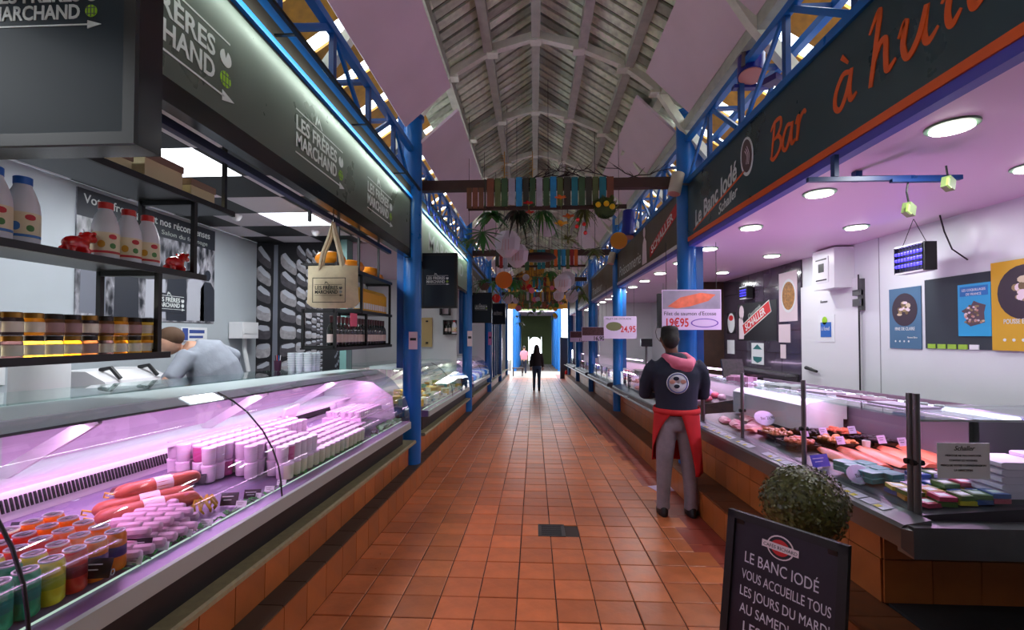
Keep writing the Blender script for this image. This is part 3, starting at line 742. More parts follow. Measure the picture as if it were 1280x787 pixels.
MB().lathe([(.032,0),(.034,.006),(.034,.15),(.028,.18),(.013,.205),(.013,.26),(.015,.262),(.014,.268)], 14).build('glass_body', mat('bottle_dark', (22,26,22), .15, coat=.5), bt_, smooth=True)
MB().lathe([(.0345,.045),(.0345,.115)], 14).build('label', mat('label_pale', (214,196,190), .5), bt_, smooth=True)
MB().lathe([(.0145,.215),(.0155,.27),(.012,.272)], 12).build('capsule', mat('capsule_red', (70,24,30), .4), bt_, smooth=True)
for i in range(18):
    loc = (-1.72, 3.8+i*.078, 1.472)
    if i == 0: bt_.location = loc
    else: dup(bt_, loc)
o = MB().box(-1.66,-1.655,4.05,4.2,1.66,1.78).build('price_card', mat('pink_card', (226,90,120), .5)); tag(o, 'pink card clipped on the bottle rack', 'card')
# stacked cups
cp = thing('plastic_cup_stack', 'stack of clear plastic cups on the counter end', 'cups', (0,0,0), 'cup stacks on the serving glass')
MB().lathe([(.032,0),(.038,.17),(.04,.172),(.036,.175)], 14).build('cups', mat('cup_plastic', (206,214,220), .2), cp, smooth=True)
for q in range(6): MB().lathe([(.0365+q*.0004,.04+q*.022),(.039+q*.0003,.042+q*.022),(.0365+q*.0004,.045+q*.022)], 14).build('rim', 'white_plastic', cp)
k = 0
for x in (-2.2,-2.28,-2.36):
    for y in (4.35,4.44,4.53):
        loc = (x,y,1.347+fz(y))
        if k == 0: cp.location = loc
        else: dup(cp, loc)
        k += 1
# canvas tote
mat('canvas', (206,192,160), .85, var=.08, scale=30, bump=.15, bscale=200)
t = thing('tote_bag', 'cream canvas tote bag with printed logo hanging under the fascia', 'bag', (-1.5,3.3,1.75))
bag = MB(); nx, nz = 12, 10; vs = []; fs = []
bx0, bx1, bz0, bz1, by = -1.665, -1.285, 1.775, 2.085, 3.28
for side_ in (0,1):
    for j in range(nz+1):
        for i in range(nx+1):
            u, v = i/nx, j/nz
            bulge = .045*math.sin(math.pi*u)*(.4+.6*math.sin(math.pi*(1-v)*.9+.15))
            wv = .006*math.sin(9*u+4*v)
            rd = .02*max(0, 1-v*6)*((abs(u-.5)*2)**6)
            vs.append((bx0+(bx1-bx0)*u + (.012*(v-.5) if u < .5 else -.012*(v-.5)), by + (-1 if side_ == 0 else 1)*(bulge+.002)+wv, bz0+(bz1-bz0)*v+rd*2))
q0 = (nx+1)*(nz+1)
for s_ in (0,1):
    for j in range(nz):
        for i in range(nx):
            a_ = s_*q0+j*(nx+1)+i; fs.append((a_,a_+1,a_+nx+2,a_+nx+1))
for i in range(nx): fs.append((i,i+1,q0+i+1,q0+i))
for j in range(nz): fs += [(j*(nx+1),(j+1)*(nx+1),q0+(j+1)*(nx+1),q0+j*(nx+1)), (j*(nx+1)+nx,(j+1)*(nx+1)+nx,q0+(j+1)*(nx+1)+nx,q0+j*(nx+1)+nx)]
bag.add(vs, fs).build('bag_body', 'canvas', t, smooth=True)
for dy in (-.015,.02):
    MB().tube([(-1.57,by+dy,2.05),(-1.55,by+dy,2.17),(-1.50,by+dy,2.3),(-1.475,by+dy,2.40),(-1.455,by+dy,2.30),(-1.42,by+dy,2.17),(-1.40,by+dy,2.05)], .014, 6).build('handle', 'canvas', t, smooth=True)
lo = thing('tmp', '', '', (0,0,0)); bpy.data.objects.remove(lo)
pr = MB().prism(rect(.24,.005,.12,.0)+[], (-1.60,by-.0535,1.815), FX, LU, .001).prism(rect(.24,.005,.12,.175), (-1.60,by-.0535,1.815), FX, LU, .001).prism(rect(.005,.18,0,.0875), (-1.60,by-.0535,1.815), FX, LU, .001).prism(rect(.005,.18,.24,.0875), (-1.60,by-.0535,1.815), FX, LU, .001).build('print_frame', 'logo_black', t)
logo(t, (-1.585,by-.0535,1.865), FX, LU, .21, 'logo_black', 'logo_black')
tag(MB().tube([(-1.475,by,2.38),(-1.475,by,2.5)], .004, 6).build('bag_hook', 'black_metal'), 'thin black hook holding the tote bag', 'hook')
# ================================================================== glass counters, left side
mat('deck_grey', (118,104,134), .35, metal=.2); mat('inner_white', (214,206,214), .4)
mat('toe_black', (18,17,17), .5)
mat('rail_grey', (168,176,170), .45, metal=.1); mat('trough', (120,92,142), .4, metal=.2); mat('door_panel', (190,164,190), .25, var=.1, scale=4)
GP = [(-1.345,.782),(-1.352,.86),(-1.366,.94),(-1.40,1.035),(-1.455,1.13),(-1.54,1.225),(-1.62,1.285),(-1.705,1.33)]
def zd(x): return .782 + (-1.42 - x)*.128
def deckz(x, y): return zd(x) + fz(y)
def counter_left(y0, y1, joints, label, tubecol, power, col, brackets, slots=True):
    t = thing('glass_counter', label, 'display counter', base_of(-1.9, (y0+y1)/2, .535), 'curved glass counters on the cheese side')
    def sw(name, prof, m, a=y0, b=y1, sm=False): return MB().sweep(prof, a, b).build(name, m, t, shear=True, smooth=sm)
    sw('base', [(-1.42,.536),(-1.42,.70),(-2.45,.70),(-2.45,.536)], 'toe_black')
    sw('front_rail', [(-1.33,.706),(-1.33,.774),(-1.345,.779),(-1.345,.706)], 'rail_grey')
    sw('trough', [(-1.345,.706),(-1.345,.779),(-1.42,.782),(-1.42,.70)], 'trough')  # purple counter light put into the grey metal's colour
    sw('deck', [(-1.42,.70),(-1.42,zd(-1.42)),(-2.12,zd(-2.12)),(-2.12,.70)], 'deck_grey')
    bp = sw('back_panel', [(-2.12,.70),(-2.12,.872),(-2.16,1.02),(-2.3,1.02),(-2.3,.70)], 'inner_white')
    if slots:
        pr0 = None; yy = max(y0+.1, .9)
        while yy < min(y1-.1, 4.7):
            if pr0 is None: pr0 = MB().cbox((0,0,0),(.008,.008,.055)).build('vent_slot', 'black_matt', bp, absol=False); o = pr0
            else: o = pr0.copy(); COL.objects.link(o); o.parent = bp
            z = .93; o.location = Vector((-2.1335, yy, z+fz(yy))) - Vector(t['_o']); o.rotation_euler = (0, -.263, 0); yy += .018
    sw('inner_ledge', [(-1.98,1.03),(-1.98,1.045),(-2.3,1.05),(-2.3,1.02),(-2.16,1.02)], 'inner_white')
    MB().box(-2.31,-2.29,y0,y1,1.05,1.30).build('sliding_door', 'door_panel', t, shear=True)  # mauve reflections of the glass doors put into an opaque colour
    for q in range(3):
        ya = y0 + (y1-y0)*q/3
        MB().box(-2.325,-2.28,ya,ya+.03,1.05,1.30).build('door_frame', 'aluminium', t, shear=True)
    sw('top_frame', [(-1.70,1.29),(-1.705,1.335),(-2.10,1.338),(-2.10,1.305)], 'pale_top')
    sw('top_lip', [(-1.695,1.283),(-1.695,1.292),(-1.80,1.305),(-1.80,1.295)], 'steel_dark')
    MB().box(-2.64,-2.10,y0,y1,1.336,1.346).build('serving_glass', GLASS2, t, shear=True)
    js = [y0] + joints + [y1]
    off_ = [(x+.006, z+.002) for x, z in GP]
    for a, b in zip(js[:-1], js[1:]):
        sw('glass_front', GP + off_[::-1], GLASS, a+.004, b-.004, True)
    for j in js[1:-1]:
        MB().tube([(x+.003, j, z) for x, z in GP], .005, 6).build('glass_joint', 'black_matt', t, shear=True)
    MB().prism([(x,z) for x,z in GP] + [(-2.28,1.30),(-2.28,.75)], (0,y1+.006,0), FX, LU, .006).build('end_glass', GLASSH, t, shear=True)
    MB().prism([(-1.5,.80),(-1.53,1.05),(-1.75,1.2),(-2.28,1.25),(-2.28,.8)], (0,y1-.01,0), FX, LU, .012).build('end_panel', 'inner_white', t, shear=True)
    for y in brackets: MB().bar((-1.74,y,1.29),(-2.16,y,1.045), .05, .018, (0,1,0)).build('bracket', 'inner_white', t, shear=True)
    m = mat('tube_'+tubecol[0], tubecol[1], .4, emit=tubecol[2])
    MB().tube([(-1.79,y0+.05,1.283),(-1.79,y1-.05,1.283)], .011, 8).build('light_tube', m, t, shear=True)
    MB().tube([(-1.424,y0+.05,.787),(-1.424,y1-.05,.787)], .004, 6).build('front_light_tube', mat('front_tube', (226,255,232), .4, emit=.35), t, shear=True)
    L = y1-y0
    area('counter_light', (-1.80,(y0+y1)/2,1.262+fz((y0+y1)/2)), (-math.atan(SL), 0, 0), .03, power, col, sy=L-.1)
    area('counter_ledge_light', (-2.12,(y0+y1)/2,1.018+fz((y0+y1)/2)), (-math.atan(SL),0,0), .03, power*.25, col, sy=L-.1)
    return t
PINK = (1,.5,.94)
counter_left(.3, 4.9, [1.17, 2.39], 'long curved glass counter with sausages and yoghurt under pink light', ('pink', (255,206,248), 5), 21, PINK, (1.35,1.75,2.9,4.0))
# ---- cans
mat('can_lid', (200,196,204), .3, metal=.7)
def can(cm, band):
    t = thing('drink_can', 'x', 'can')
    MB().lathe([(.027,0),(.033,.008),(.033,.118),(.0285,.13)], 18).build('body', cm, t, smooth=True)
    MB().lathe([(.0288,.128),(.0292,.134),(.026,.134),(.025,.130),(.001,.130)], 18).build('lid', 'can_lid', t, smooth=True)
    MB().cbox((0,.006,.1315),(.012,.02,.002)).build('pull_tab', 'steel', t)
    MB().lathe([(.0333,.05),(.0333,.085)], 18).build('band', band, t, smooth=True)
    return t
CM = [mat('can_green', (12,140,96), .3, metal=.2), mat('can_yellow', (206,190,30), .3, metal=.2), mat('can_red', (196,50,26), .3, metal=.2), mat('can_orange', (226,120,20), .3, metal=.2)]
BD = [mat('band_teal', (10,110,100), .4), mat('band_lime', (150,160,30), .4), mat('band_darkred', (120,20,26), .4), mat('band_blue', (60,50,110), .4)]
cans = [can(CM[i], BD[i]) for i in range(4)]; seen = set(); CN = ['green', 'yellow', 'red', 'orange']
for i in range(6):
    for j in range(5):
        c = (0,0,1,2,3,3)[i] if j < 2 else (0,1,2,2,3,3)[i]
        y = 1.20 + i*.071 + j*.012; x = -1.475 - j*.071
        lab = CN[c] + ' drink can standing in the block at the end of the counter'
        loc = (x, y, zd(x-.03) + .001 + fz(y))
        if c not in seen: o = cans[c]; o.location = loc; seen.add(c); o['label'] = lab; o['group'] = 'drink cans in the counter'
        else: dup(cans[c], loc, label=lab, group='drink cans in the counter')
# ---- price cards
mat('card_black', (26,26,34), .4)
def card(x, y, label, w_=.085, h_=.05, rz=.3, m='card_black', ink='logo_white', z=None, tx='2,95', dz=0):
    t = thing('price_card', label, 'price card', (x,y,(deckz(x-.02,y) if z is None else z)+dz), 'price cards in the counters', rz)
    MB().cbox((0,0,h_/2+.002),(w_,.003,h_), rx=-.35).build('card', m, t, absol=False)
    for k_, zz in ((.8,.7),(.55,.45)): 
        MB().cbox((-.1*w_,-.0025-(.5-zz)*.35*h_*1.0, h_*zz+.002),(w_*k_*.8,.001,h_*.06), rx=-.35).build('ink_line', ink, t, absol=False)
    text(tx, h_*.5, ink, t, (w_*.05,-.0035+.12*h_, h_*.08), FX, (0,.34,.94), absol=False)
    return t
card(-1.437,1.445,'purple black price card leaning on the orange drink cans',.1,.06,.15, dz=.03, tx='1,50')
card(-1.88,1.62,'black price card with green mark behind the drink cans',.11,.06,.2, dz=.02)
card(-1.95,1.50,'small black price card half hidden behind the cans',.08,.05,.2)
card(-1.50,1.68,'black price card among the white sausages',.09,.05,.2)
card(-1.50,2.20,'dark green price card by the yellow twine bow',.08,.06,.2)
card(-1.82,2.40,'black price card beside the wrapped dark sausages',.09,.05,.2)
card(-1.46,2.32,'black price card before the yoghurt jars',.08,.045,.2)
card(-1.47,2.92,'small dark price card on the cream jars',.05,.05,.2, dz=.04)
card(-1.55,3.55,'black price card before the small pink pots',.08,.05,.2)
card(-1.45,4.1,'small black price card near the end glass',.06,.04,.2)
# ---- salami
mat('salami', (176,84,66), .45, var=.18, scale=25); mat('salami_dark', (100,40,44), .5, var=.3, scale=40, bump=.4)
mat('paper_label', (226,206,214), .5); mat('twine_yellow', (206,160,50), .6)
def capsule(mb, a, b, r, n=12, nub=True):
    a = Vector(a); b = Vector(b); d = (b-a); P = []; rs = []
    for tt, k in ((0,.12),(.02,.5),(.06,.85),(.14,1),(.5,1.05),(.86,1),(.94,.85),(.98,.5),(1,.12)): P.append(a+d*tt); rs.append(r*k)
    return mb.tube(P, rs, n)
for i, (xa,ya,xb,yb,zo,lab) in enumerate(((-1.80,1.80,-1.585,2.11,0,'long salami with white label lying in front in the counter'),(-1.87,1.86,-1.66,2.17,.0,'long salami with white label lying in the middle of the pile'),(-1.84,1.93,-1.68,2.24,.055,'salami lying on top behind the two labelled ones'))):
    r = .036; t = thing('salami', lab, 'salami', (xa,ya,deckz(xa,ya)))
    za = max(zd(xa),zd(xb))+r+.002+zo
    capsule(MB(), (xa,ya,za), (xb,yb,za), r).build('sausage', 'salami', t, smooth=True, shear=True)
    A = Vector((xa,ya,za)); B = Vector((xb,yb,za))
    MB().tube([A.lerp(B,.42), A.lerp(B,.62)], r*1.06, 14).build('label_band', 'paper_label', t, smooth=True, shear=True)
    MB().tube([A, A+Vector((-.02,-.02,.012)), A+Vector((-.035,-.01,-.01)), A+Vector((-.02,.0,-.015))], .004, 6).build('string_loop', 'twine_yellow', t, shear=True)
t = thing('twine_bow', 'tangled yellow twine bow at the end of the salami', 'bow', (-1.54,2.1,deckz(-1.54,2.1)))
bw = MB()
for k in range(9):
    a = k*.7; c = Vector((-1.555,2.10,zd(-1.54)+.045))
    bw.tube([c, c+Vector((.03*math.cos(a),.045*math.sin(a),.02)), c+Vector((.05*math.cos(a+.3),.06*math.sin(a+.3),-.02)), c+Vector((.035*math.cos(a+.6),.05*math.sin(a+.6),-.04))], [.008,.007,.006,.004], 6)
bw.build('twine', 'twine_yellow', t, smooth=True, shear=True)
for k, (x,y) in enumerate(((-2.02,2.10),(-1.97,2.16),(-1.92,2.22),(-1.99,2.24),(-1.94,2.28))):
    o = capsule(MB(), (x,y,zd(x)+.024), (x+.1,y+.13,zd(x)+.024), .022, 9).build('dark_sausage', 'salami_dark', smooth=True, shear=True)
    tag(o, 'wrinkled dark red sausage in the heap by the vent slots', 'sausage', 'dark red sausages')
o = MB().cbox((-1.88,2.33,zd(-1.9)+.03),(.16,.2,.05), rz=.2).build('wrapped_meat', mat('wrap_purple', (84,40,66), .15, coat=.8), shear=True); tag(o, 'plastic wrapped block of dark meat beside the pots', 'meat')
# ---- white dried sausages
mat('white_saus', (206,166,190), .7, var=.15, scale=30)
k = 0
for r_ in range(5):
    for c in range(7):
        x = -1.47-.058*r_; y = 1.60+.055*c + .03*r_
        if r_ < 1 and c > 5: continue
        for lay in range(2 if 1 <= c <= 5 and r_ in (1,2,3) else 1):
            a = (x-.045, y-.01+lay*.02, zd(x-.05)+.021+lay*.034); b = (x+.04, y+.02+lay*.02, zd(x-.05)+.021+lay*.034)
            o = capsule(MB(), a, b, .02, 8).build('dried_sausage', 'white_saus', smooth=True, shear=True)
            tag(o, 'small floury white sausage in the pile beside the salami', 'sausage', 'small white sausages')
for k,(x,y) in enumerate(((-1.60,1.52),(-1.68,1.58),(-1.53,1.54))):
    o = MB().cbox((x,y,zd(x)+.018),(.11,.06,.035), rz=.5).build('sausage_pack', mat('pack_pink', (196,120,176), .25, coat=.5), shear=True); tag(o, 'flat shrink wrapped sausage pack next to the drink cans', 'pack', 'shrink wrapped packs')
# ---- garnish and label strip at the front edge
gar = MB(); random.seed(3)
for k in range(150):
    y = random.uniform(1.55,4.6); x = random.uniform(-1.46,-1.425)
    gar.cbox((x,y,zd(x)+.012),(.012,.022,.003), rz=random.uniform(0,3), rx=random.uniform(-.8,.8), ry=random.uniform(-.8,.8))
tag(gar.build('parsley_garnish', mat('garnish', (70,140,80), .5, rnd=.6), shear=True), 'green plastic parsley scattered along the lit front edge', 'garnish', kind='stuff')
for k in range(9):
    y = 1.6+k*.12
    if 2.0 < y < 2.16: continue
    card(-1.44, y, 'small white ticket standing on the lit front edge of the counter', .05, .03, .1, 'white_paint', 'card_black', tx='')
# ---- yoghurt pots and jars
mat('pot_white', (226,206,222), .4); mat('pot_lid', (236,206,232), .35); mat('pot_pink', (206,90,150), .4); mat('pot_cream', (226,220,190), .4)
def pot(bodym, lidm, r=.034, h=.084):
    t = thing('yoghurt_pot', 'x', 'pot')
    MB().lathe([(r*.82,0),(r*.92,.004),(r,h*.7),(r,h)], 12).build('pot_body', bodym, t, smooth=True)
    MB().lathe([(r*1.06,h-.002),(r*1.06,h+.006),(r*.98,h+.009),(.001,h+.009)], 12).build('lid', lidm, t, smooth=True)
    return t
PT = [pot('pot_white','pot_lid'), pot('pot_pink','pot_lid'), pot('pot_cream','pot_lid',.036,.085), pot('pot_white','pot_lid',.024,.045)]
PL = ['white yoghurt pot in the double stacked block behind the salami', 'bright pink yoghurt pot among the white pots', 'cream dessert jar in the front row along the glass', 'tiny pale pot in the tray near the end of the counter']
us = set()
def putpot(k, x, y, lay=0, h=.095):
    loc = (x, y, deckz(x-.03,y)+.001+lay*h)
    if k not in us: o = PT[k]; o.location = loc; us.add(k); tag(o, PL[k], 'pot', ['white yoghurt pots','pink yoghurt pots','cream jars','tiny pots'][k])
    else: dup(PT[k], loc)
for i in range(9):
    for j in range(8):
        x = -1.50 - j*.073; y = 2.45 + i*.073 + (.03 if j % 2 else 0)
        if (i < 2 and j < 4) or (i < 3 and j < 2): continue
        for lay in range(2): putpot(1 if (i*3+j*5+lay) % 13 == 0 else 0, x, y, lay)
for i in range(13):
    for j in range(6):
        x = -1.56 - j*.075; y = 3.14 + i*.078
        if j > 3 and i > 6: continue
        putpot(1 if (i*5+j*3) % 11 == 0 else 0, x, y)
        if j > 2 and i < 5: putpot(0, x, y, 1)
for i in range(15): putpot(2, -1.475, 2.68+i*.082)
for i in range(12):
    for j in range(4): putpot(3, -1.62-j*.052, 3.85+i*.055 if j < 9 else 0, 1 if False else 0) if i*.055+3.85 > 4.16 else None
o = MB().cbox((-1.95,3.55,zd(-1.95)+.16),(.02,.34,.2), rz=.2, ry=.3).build('display_card', 'paper_label', shear=True); tag(o, 'large blank pale card leaning behind the pots', 'card')
t = thing('carton_tray', 'shallow pale carton tray filled with tiny pots', 'tray', (-1.75,4.3,deckz(-1.75,4.3)))
MB().box(-1.93,-1.57,4.1,4.75,zd(-1.93)+.075,zd(-1.93)+.082).box(-1.93,-1.57,4.09,4.1,zd(-1.6),zd(-1.93)+.082).build('carton', 'pot_lid', t, shear=True)
for i in range(10):
    for j in range(5):
        x, y = -1.89+j*.068, 4.14+i*.064
        loc = (x,y, zd(-1.93)+.083+fz(y))
        dup(PT[3], loc, label='tiny pale pot standing on the carton tray by the end glass', group='tiny pots on the tray')
t = thing('leaf_garnish', 'bright green plastic leaves at the lit end of the counter', 'garnish', (-1.48,4.6,deckz(-1.48,4.6))); lf = MB()
for k in range(26):
    y = random.uniform(4.25,4.8); x = random.uniform(-1.52,-1.43)
    lf.slab([(x,y,zd(x)+.005),(x+.03,y+.02,zd(x)+.03),(x+.005,y+.05,zd(x)+.04),(x-.02,y+.02,zd(x)+.02)], .002)
lf.build('leaves', 'garnish', t, shear=True)
# pen cup and tablet behind the counter
o = MB().lathe([(.03,0),(.035,.1),(.032,.1),(.028,.01)], 12).build('pen_cup', mat('pen_purple', (70,30,60), .4), smooth=True); o.location = (-2.5,4.35,1.348+fz(4.35)); tag(o, 'dark pen cup on the serving glass', 'cup')
for k in range(4): MB().tube([(.01*k-.015,0,.02),(.018*k-.03,.01,.15)], .004, 6).build('pen', ['black_matt','cap_red','cap_blue','white_paint'][k], o, absol=False)

# ================================================================== further stalls on the left
mat('fascia_lit', (150,170,150), .35)  # lit copy of fascia_grey, lamp wash put into the colour
def fascia_left(y0, y1, label, txt, lamp=True):
    t = thing('fascia_sign', label, 'sign', (-1.4,y0,2.46))
    MB().box(-1.44,-1.40,y0,y1,2.5,3.12).build('panel', 'fascia_lit' if lamp else 'fascia_grey', t)
    MB().box(-1.46,-1.375,y0,y1,3.12,3.152).build('blue_strip', 'blue_line', t)
    MB().box(-1.46,-1.40,y0,y1,3.152,3.27).build('upper_board', 'board_brown_dark', t)
    MB().box(-1.46,-1.395,y0,y1,2.44,2.5).build('valance', 'black_gloss', t)
    if txt: text(txt, .34, 'logo_white', t, (-1.40,y0+.4,2.72), LY, LU, width=(y1-y0)*.75, bold=.01)
fascia_left(5.55, 9.45, 'pale lit fascia board over the salad stall past the first blue column', 'MARCHAND')
fascia_lamp(5.6, 9.4, 'light strip along the fascia of the salad stall', 7)
fascia_left(9.95, 13.85, 'dark fascia board over the third stall on the cheese side', 'FROMAGER', False)
fascia_left(14.35, 18.25, 'dark fascia board over the fourth stall on the cheese side', '', False)
fascia_left(18.75, 23.5, 'dark fascia board over the last stall on the cheese side', '', False)
counter_left(5.75, 9.4, [7.5], 'curved glass counter of salads and cheeses under greenish light', ('green', (240,255,226), 4), 7, (.95,1,.8), (6.3,7.6,8.8), False)
counter_left(10.1, 13.7, [11.9], 'curved glass counter with pink lit packs past the second blue column', ('pink2', (255,220,250), 4), 6, (1,.75,.98), (10.8,12.2), False)
st = struct(MB().box(-3.56,-3.5,5.68,24,-.6,2.75).build('wall_left_far', 'wall_white'))
struct(MB().box(-3.56,-1.46,5.7,24,2.75,2.8).build('ceiling_left_far', 'ceiling_lilac_cast'))
for y_ in (13.92, 18.4, 23.9): struct(MB().box(-3.5,-1.52,y_,y_+.06,-.9,2.75).build('wall_stall_end', 'wall_white'))
area('stall_light', (-2.5,7.4,2.73), (0,0,0), .5, 9, (.96,.98,1)); area('stall_light', (-2.5,11.8,2.73), (0,0,0), .5, 5, (.96,.98,1))
# goods of the salad counter: cheese wedges, bowls
random.seed(11)
WM = [mat('ch_yellow', (214,176,70), .5, var=.1), mat('ch_white', (222,222,200), .5, var=.1), mat('ch_green', (120,140,90), .5, var=.2), mat('ch_brown', (140,100,60), .5, var=.2), mat('ch_teal', (90,140,130), .4)]
wn_ = ['yellow','white','green','brown','teal']
for i in range(17):
    for j in range(4):
        x = -1.52-j*.15; y = 5.95+i*.2+random.uniform(-.03,.03); c = random.choice((0,0,1,1,2,3,4)) if j else random.choice((1,1,0))
        a = random.uniform(0,6.28); h = random.uniform(.04,.1); r_ = random.uniform(.06,.085)
        if random.random() < .55:
            p = [(0,0)] + [(r_*1.4*math.cos(a+q*.25), r_*1.4*math.sin(a+q*.25)) for q in range(4)]
            o = MB().prism(p, (x,y,zd(x-.08)+.003), (1,0,0), (0,1,0), h).build('cheese_wedge', WM[c], shear=True)
            tag(o, '%s cheese wedge among the cheeses in the green lit counter' % wn_[c], 'cheese', 'cheese wedges in the green lit counter')
        else:
            o = MB().lathe([(r_*.8,zd(x-.08)+.002),(r_,zd(x-.08)+.01),(r_,zd(x-.08)+h),(r_*.9,zd(x-.08)+h+.008),(.001,zd(x-.08)+h+.01)], 14, (x,y,0)).build('cheese_round', WM[c], smooth=True, shear=True)
            tag(o, '%s round cheese among the cheeses in the green lit counter' % wn_[c], 'cheese', 'round cheeses in the green lit counter')
for i in range(9): card(-1.46, 6.0+i*.36, 'small white ticket before the cheeses in the green lit counter', .07, .045, .1, 'white_paint', 'card_black', tx='')
for i in range(16):
    for j in range(4):
        x = -1.52-j*.15; y = 10.3+i*.2
        o = MB().cbox((x,y,zd(x-.06)+.04),(.11,.13,random.uniform(.05,.1)), rz=random.uniform(-.3,.3)).build('meat_pack', mat('pk%d' % ((i+j) % 3), [(214,150,196),(196,90,140),(226,206,224)][(i+j) % 3], .3), shear=True)
        tag(o, ['pale pink','deep pink','whitish'][(i+j) % 3] + ' pack in the counter past the second blue column', 'pack', 'packs in the far pink lit counter')
# back wall fittings of the salad stall
t = thing('notice_board', 'beige board with two black knobs on the white wall of the salad stall', 'board', (-2.4,9.35,1.3))
MB().box(-2.75,-2.1,9.3,9.34,1.35,1.95).build('board', mat('beige_board', (190,166,110), .6), t)
for z in (1.42,1.86): MB().lathe([(.025,0),(.025,.03)], 10).build('knob', 'black_matt', t, absol=False).location = Vector((-2.2,9.28,z)) - Vector(t['_o'])
struct(MB().box(-3.5,-1.6,9.36,9.42,-.4,2.75).build('wall_stall_end', 'wall_white'))
for k,(x,z,w_,h_) in enumerate(((-1.82,2.0,.2,.28),(-1.72,1.6,.26,.3))):
    t = thing('framed_shelf', ['black framed picture on the white end wall','black wall shelf with dark bottles on the white end wall'][k], 'shelf', (x,9.3,z))
    for a_,b_,c_,d_ in ((x-w_/2,x+w_/2,z,z+.02),(x-w_/2,x+w_/2,z+h_-.02,z+h_),(x-w_/2,x-w_/2+.02,z,z+h_),(x+w_/2-.02,x+w_/2,z,z+h_)): MB().box(a_,b_,9.18,9.35,c_,d_).build('frame_bar', 'black_matt', t)
    if k == 0: MB().box(x-w_/2,x+w_/2,9.34,9.355,z,z+h_).build('picture', 'paper_label', t)
for i in range(3):
    dup(bt_, (-1.80+i*.08,9.26,1.62), label='dark bottle on the small black wall shelf of the salad stall', group='bottles on the small wall shelf')
for i in range(2):
    dup(mr_, (-1.62+i*.0,9.2+.0*i,1.62+.3*i), label='white bottle by the black wall shelf', group='white bottles by the wall shelf') if i == 0 else None
# notices on columns
for (x,y,z,w_,h_,lab,m) in ((-1.39,5.188,1.42,.1,.2,'lilac notice sheet taped to the first blue column on the cheese side','paper_label'),(-1.36,9.58,1.36,.1,.32,'lilac notice strip on the second blue column on the cheese side','paper_label'),(-1.36,13.98,1.3,.1,.4,'pink notice strip on the third blue column on the cheese side','pack_pink')):
    t = MB().box(x-w_/2,x+w_/2,y,y+.005,z,z+h_).build('column_notice', m); tag(t, lab, 'notice')
    MB().box(x-w_*.35,x+w_*.35,y-.001,y,z+h_*.5,z+h_*.65).build('print', 'card_black', t)
# fourth and fifth fronts: glazed shop fronts
for k,(y0,y1) in enumerate(((14.5,18.2),(18.9,23.4))):
    t = thing('shop_front', ['dark blue framed glass shop front past the third blue column','pale glazed shop front at the end of the cheese side'][k], 'shop front', base_of(-1.5,y0,.535))
    n_ = 4
    for i in range(n_+1):
        y = y0+(y1-y0)*i/n_; MB().box(-1.5,-1.42,y-.04,y+.04,.536+fz(y),2.45).build('mullion', 'blue_paint_dark' if k == 0 else 'pale_top', t)
    for i in range(n_):
        ya = y0+(y1-y0)*i/n_+.04; yb = y0+(y1-y0)*(i+1)/n_-.04; MB().box(-1.465,-1.455,ya,yb,.536+fz(yb),2.4).build('pane', GLASSH, t)
# ================================================================== right stall shell
wr = struct(MB().box(3.6,3.68,-5,6.32,-.3,2.6).build('wall_right', 'wall_white'))
for y in (1.2,2.35,3.45,4.95): MB().box(3.596,3.6,y-.004,y+.004,.2,2.6).build('panel_joint', mat('joint_grey', (150,152,156), .5), wr)
cr = struct(MB().box(1.78,3.68,-5,24,2.6,2.68).build('ceiling_right', 'ceiling_lilac_cast'))
tw = struct(MB().box(3.6,3.68,6.32,8.85,-.3,2.6).build('wall_right_tiled', 'grout'))
mat('dark_tile', (66,56,70), .12, var=.1, scale=3, rnd=.12, coat=.3)
pt = None
for i in range(5):
    for j in range(8):
        if pt is None: pt = MB().box(-.008,.004,-.248,.248,-.162,.162).build('tile', 'dark_tile', tw); o = pt
        else: o = pt.copy(); COL.objects.link(o); o.parent = tw
        o.location = (3.595, 6.58+i*.505, .17+j*.33)
struct(MB().box(3.6,3.68,8.85,24,-.6,2.6).build('wall_right_far', 'wall_white'))
# downlights
mat('down_emit', (255,250,240), .4, emit=9)
def downlight(x, y, light=True):
    t = thing('downlight', 'round recessed ceiling light over the fish counter row' if x < 2.5 else 'round recessed ceiling light in the row beside the white wall', 'ceiling light', (x,y,2.6), 'recessed lights ' + ('over the counter' if x < 2.5 else 'along the wall'))
    MB().lathe([(.085,2.588),(.105,2.590),(.105,2.6),(.085,2.6)], 22, (x,y,0)).build('rim', mat('rim_green', (120,160,130), .4), t, smooth=True)
    MB().lathe([(.084,2.580),(.084,2.587)], 22, (x,y,0)).build('lens', 'down_emit', t)
    if light: area('downlight_light', (x,y,2.577), (0,0,0), .15, 6, (.93,.98,1))
for k in range(16): downlight(2.04, 2.32+1.04*k, k < 8)
for k in range(6): downlight(3.02, 2.9+1.53*k, k < 5)
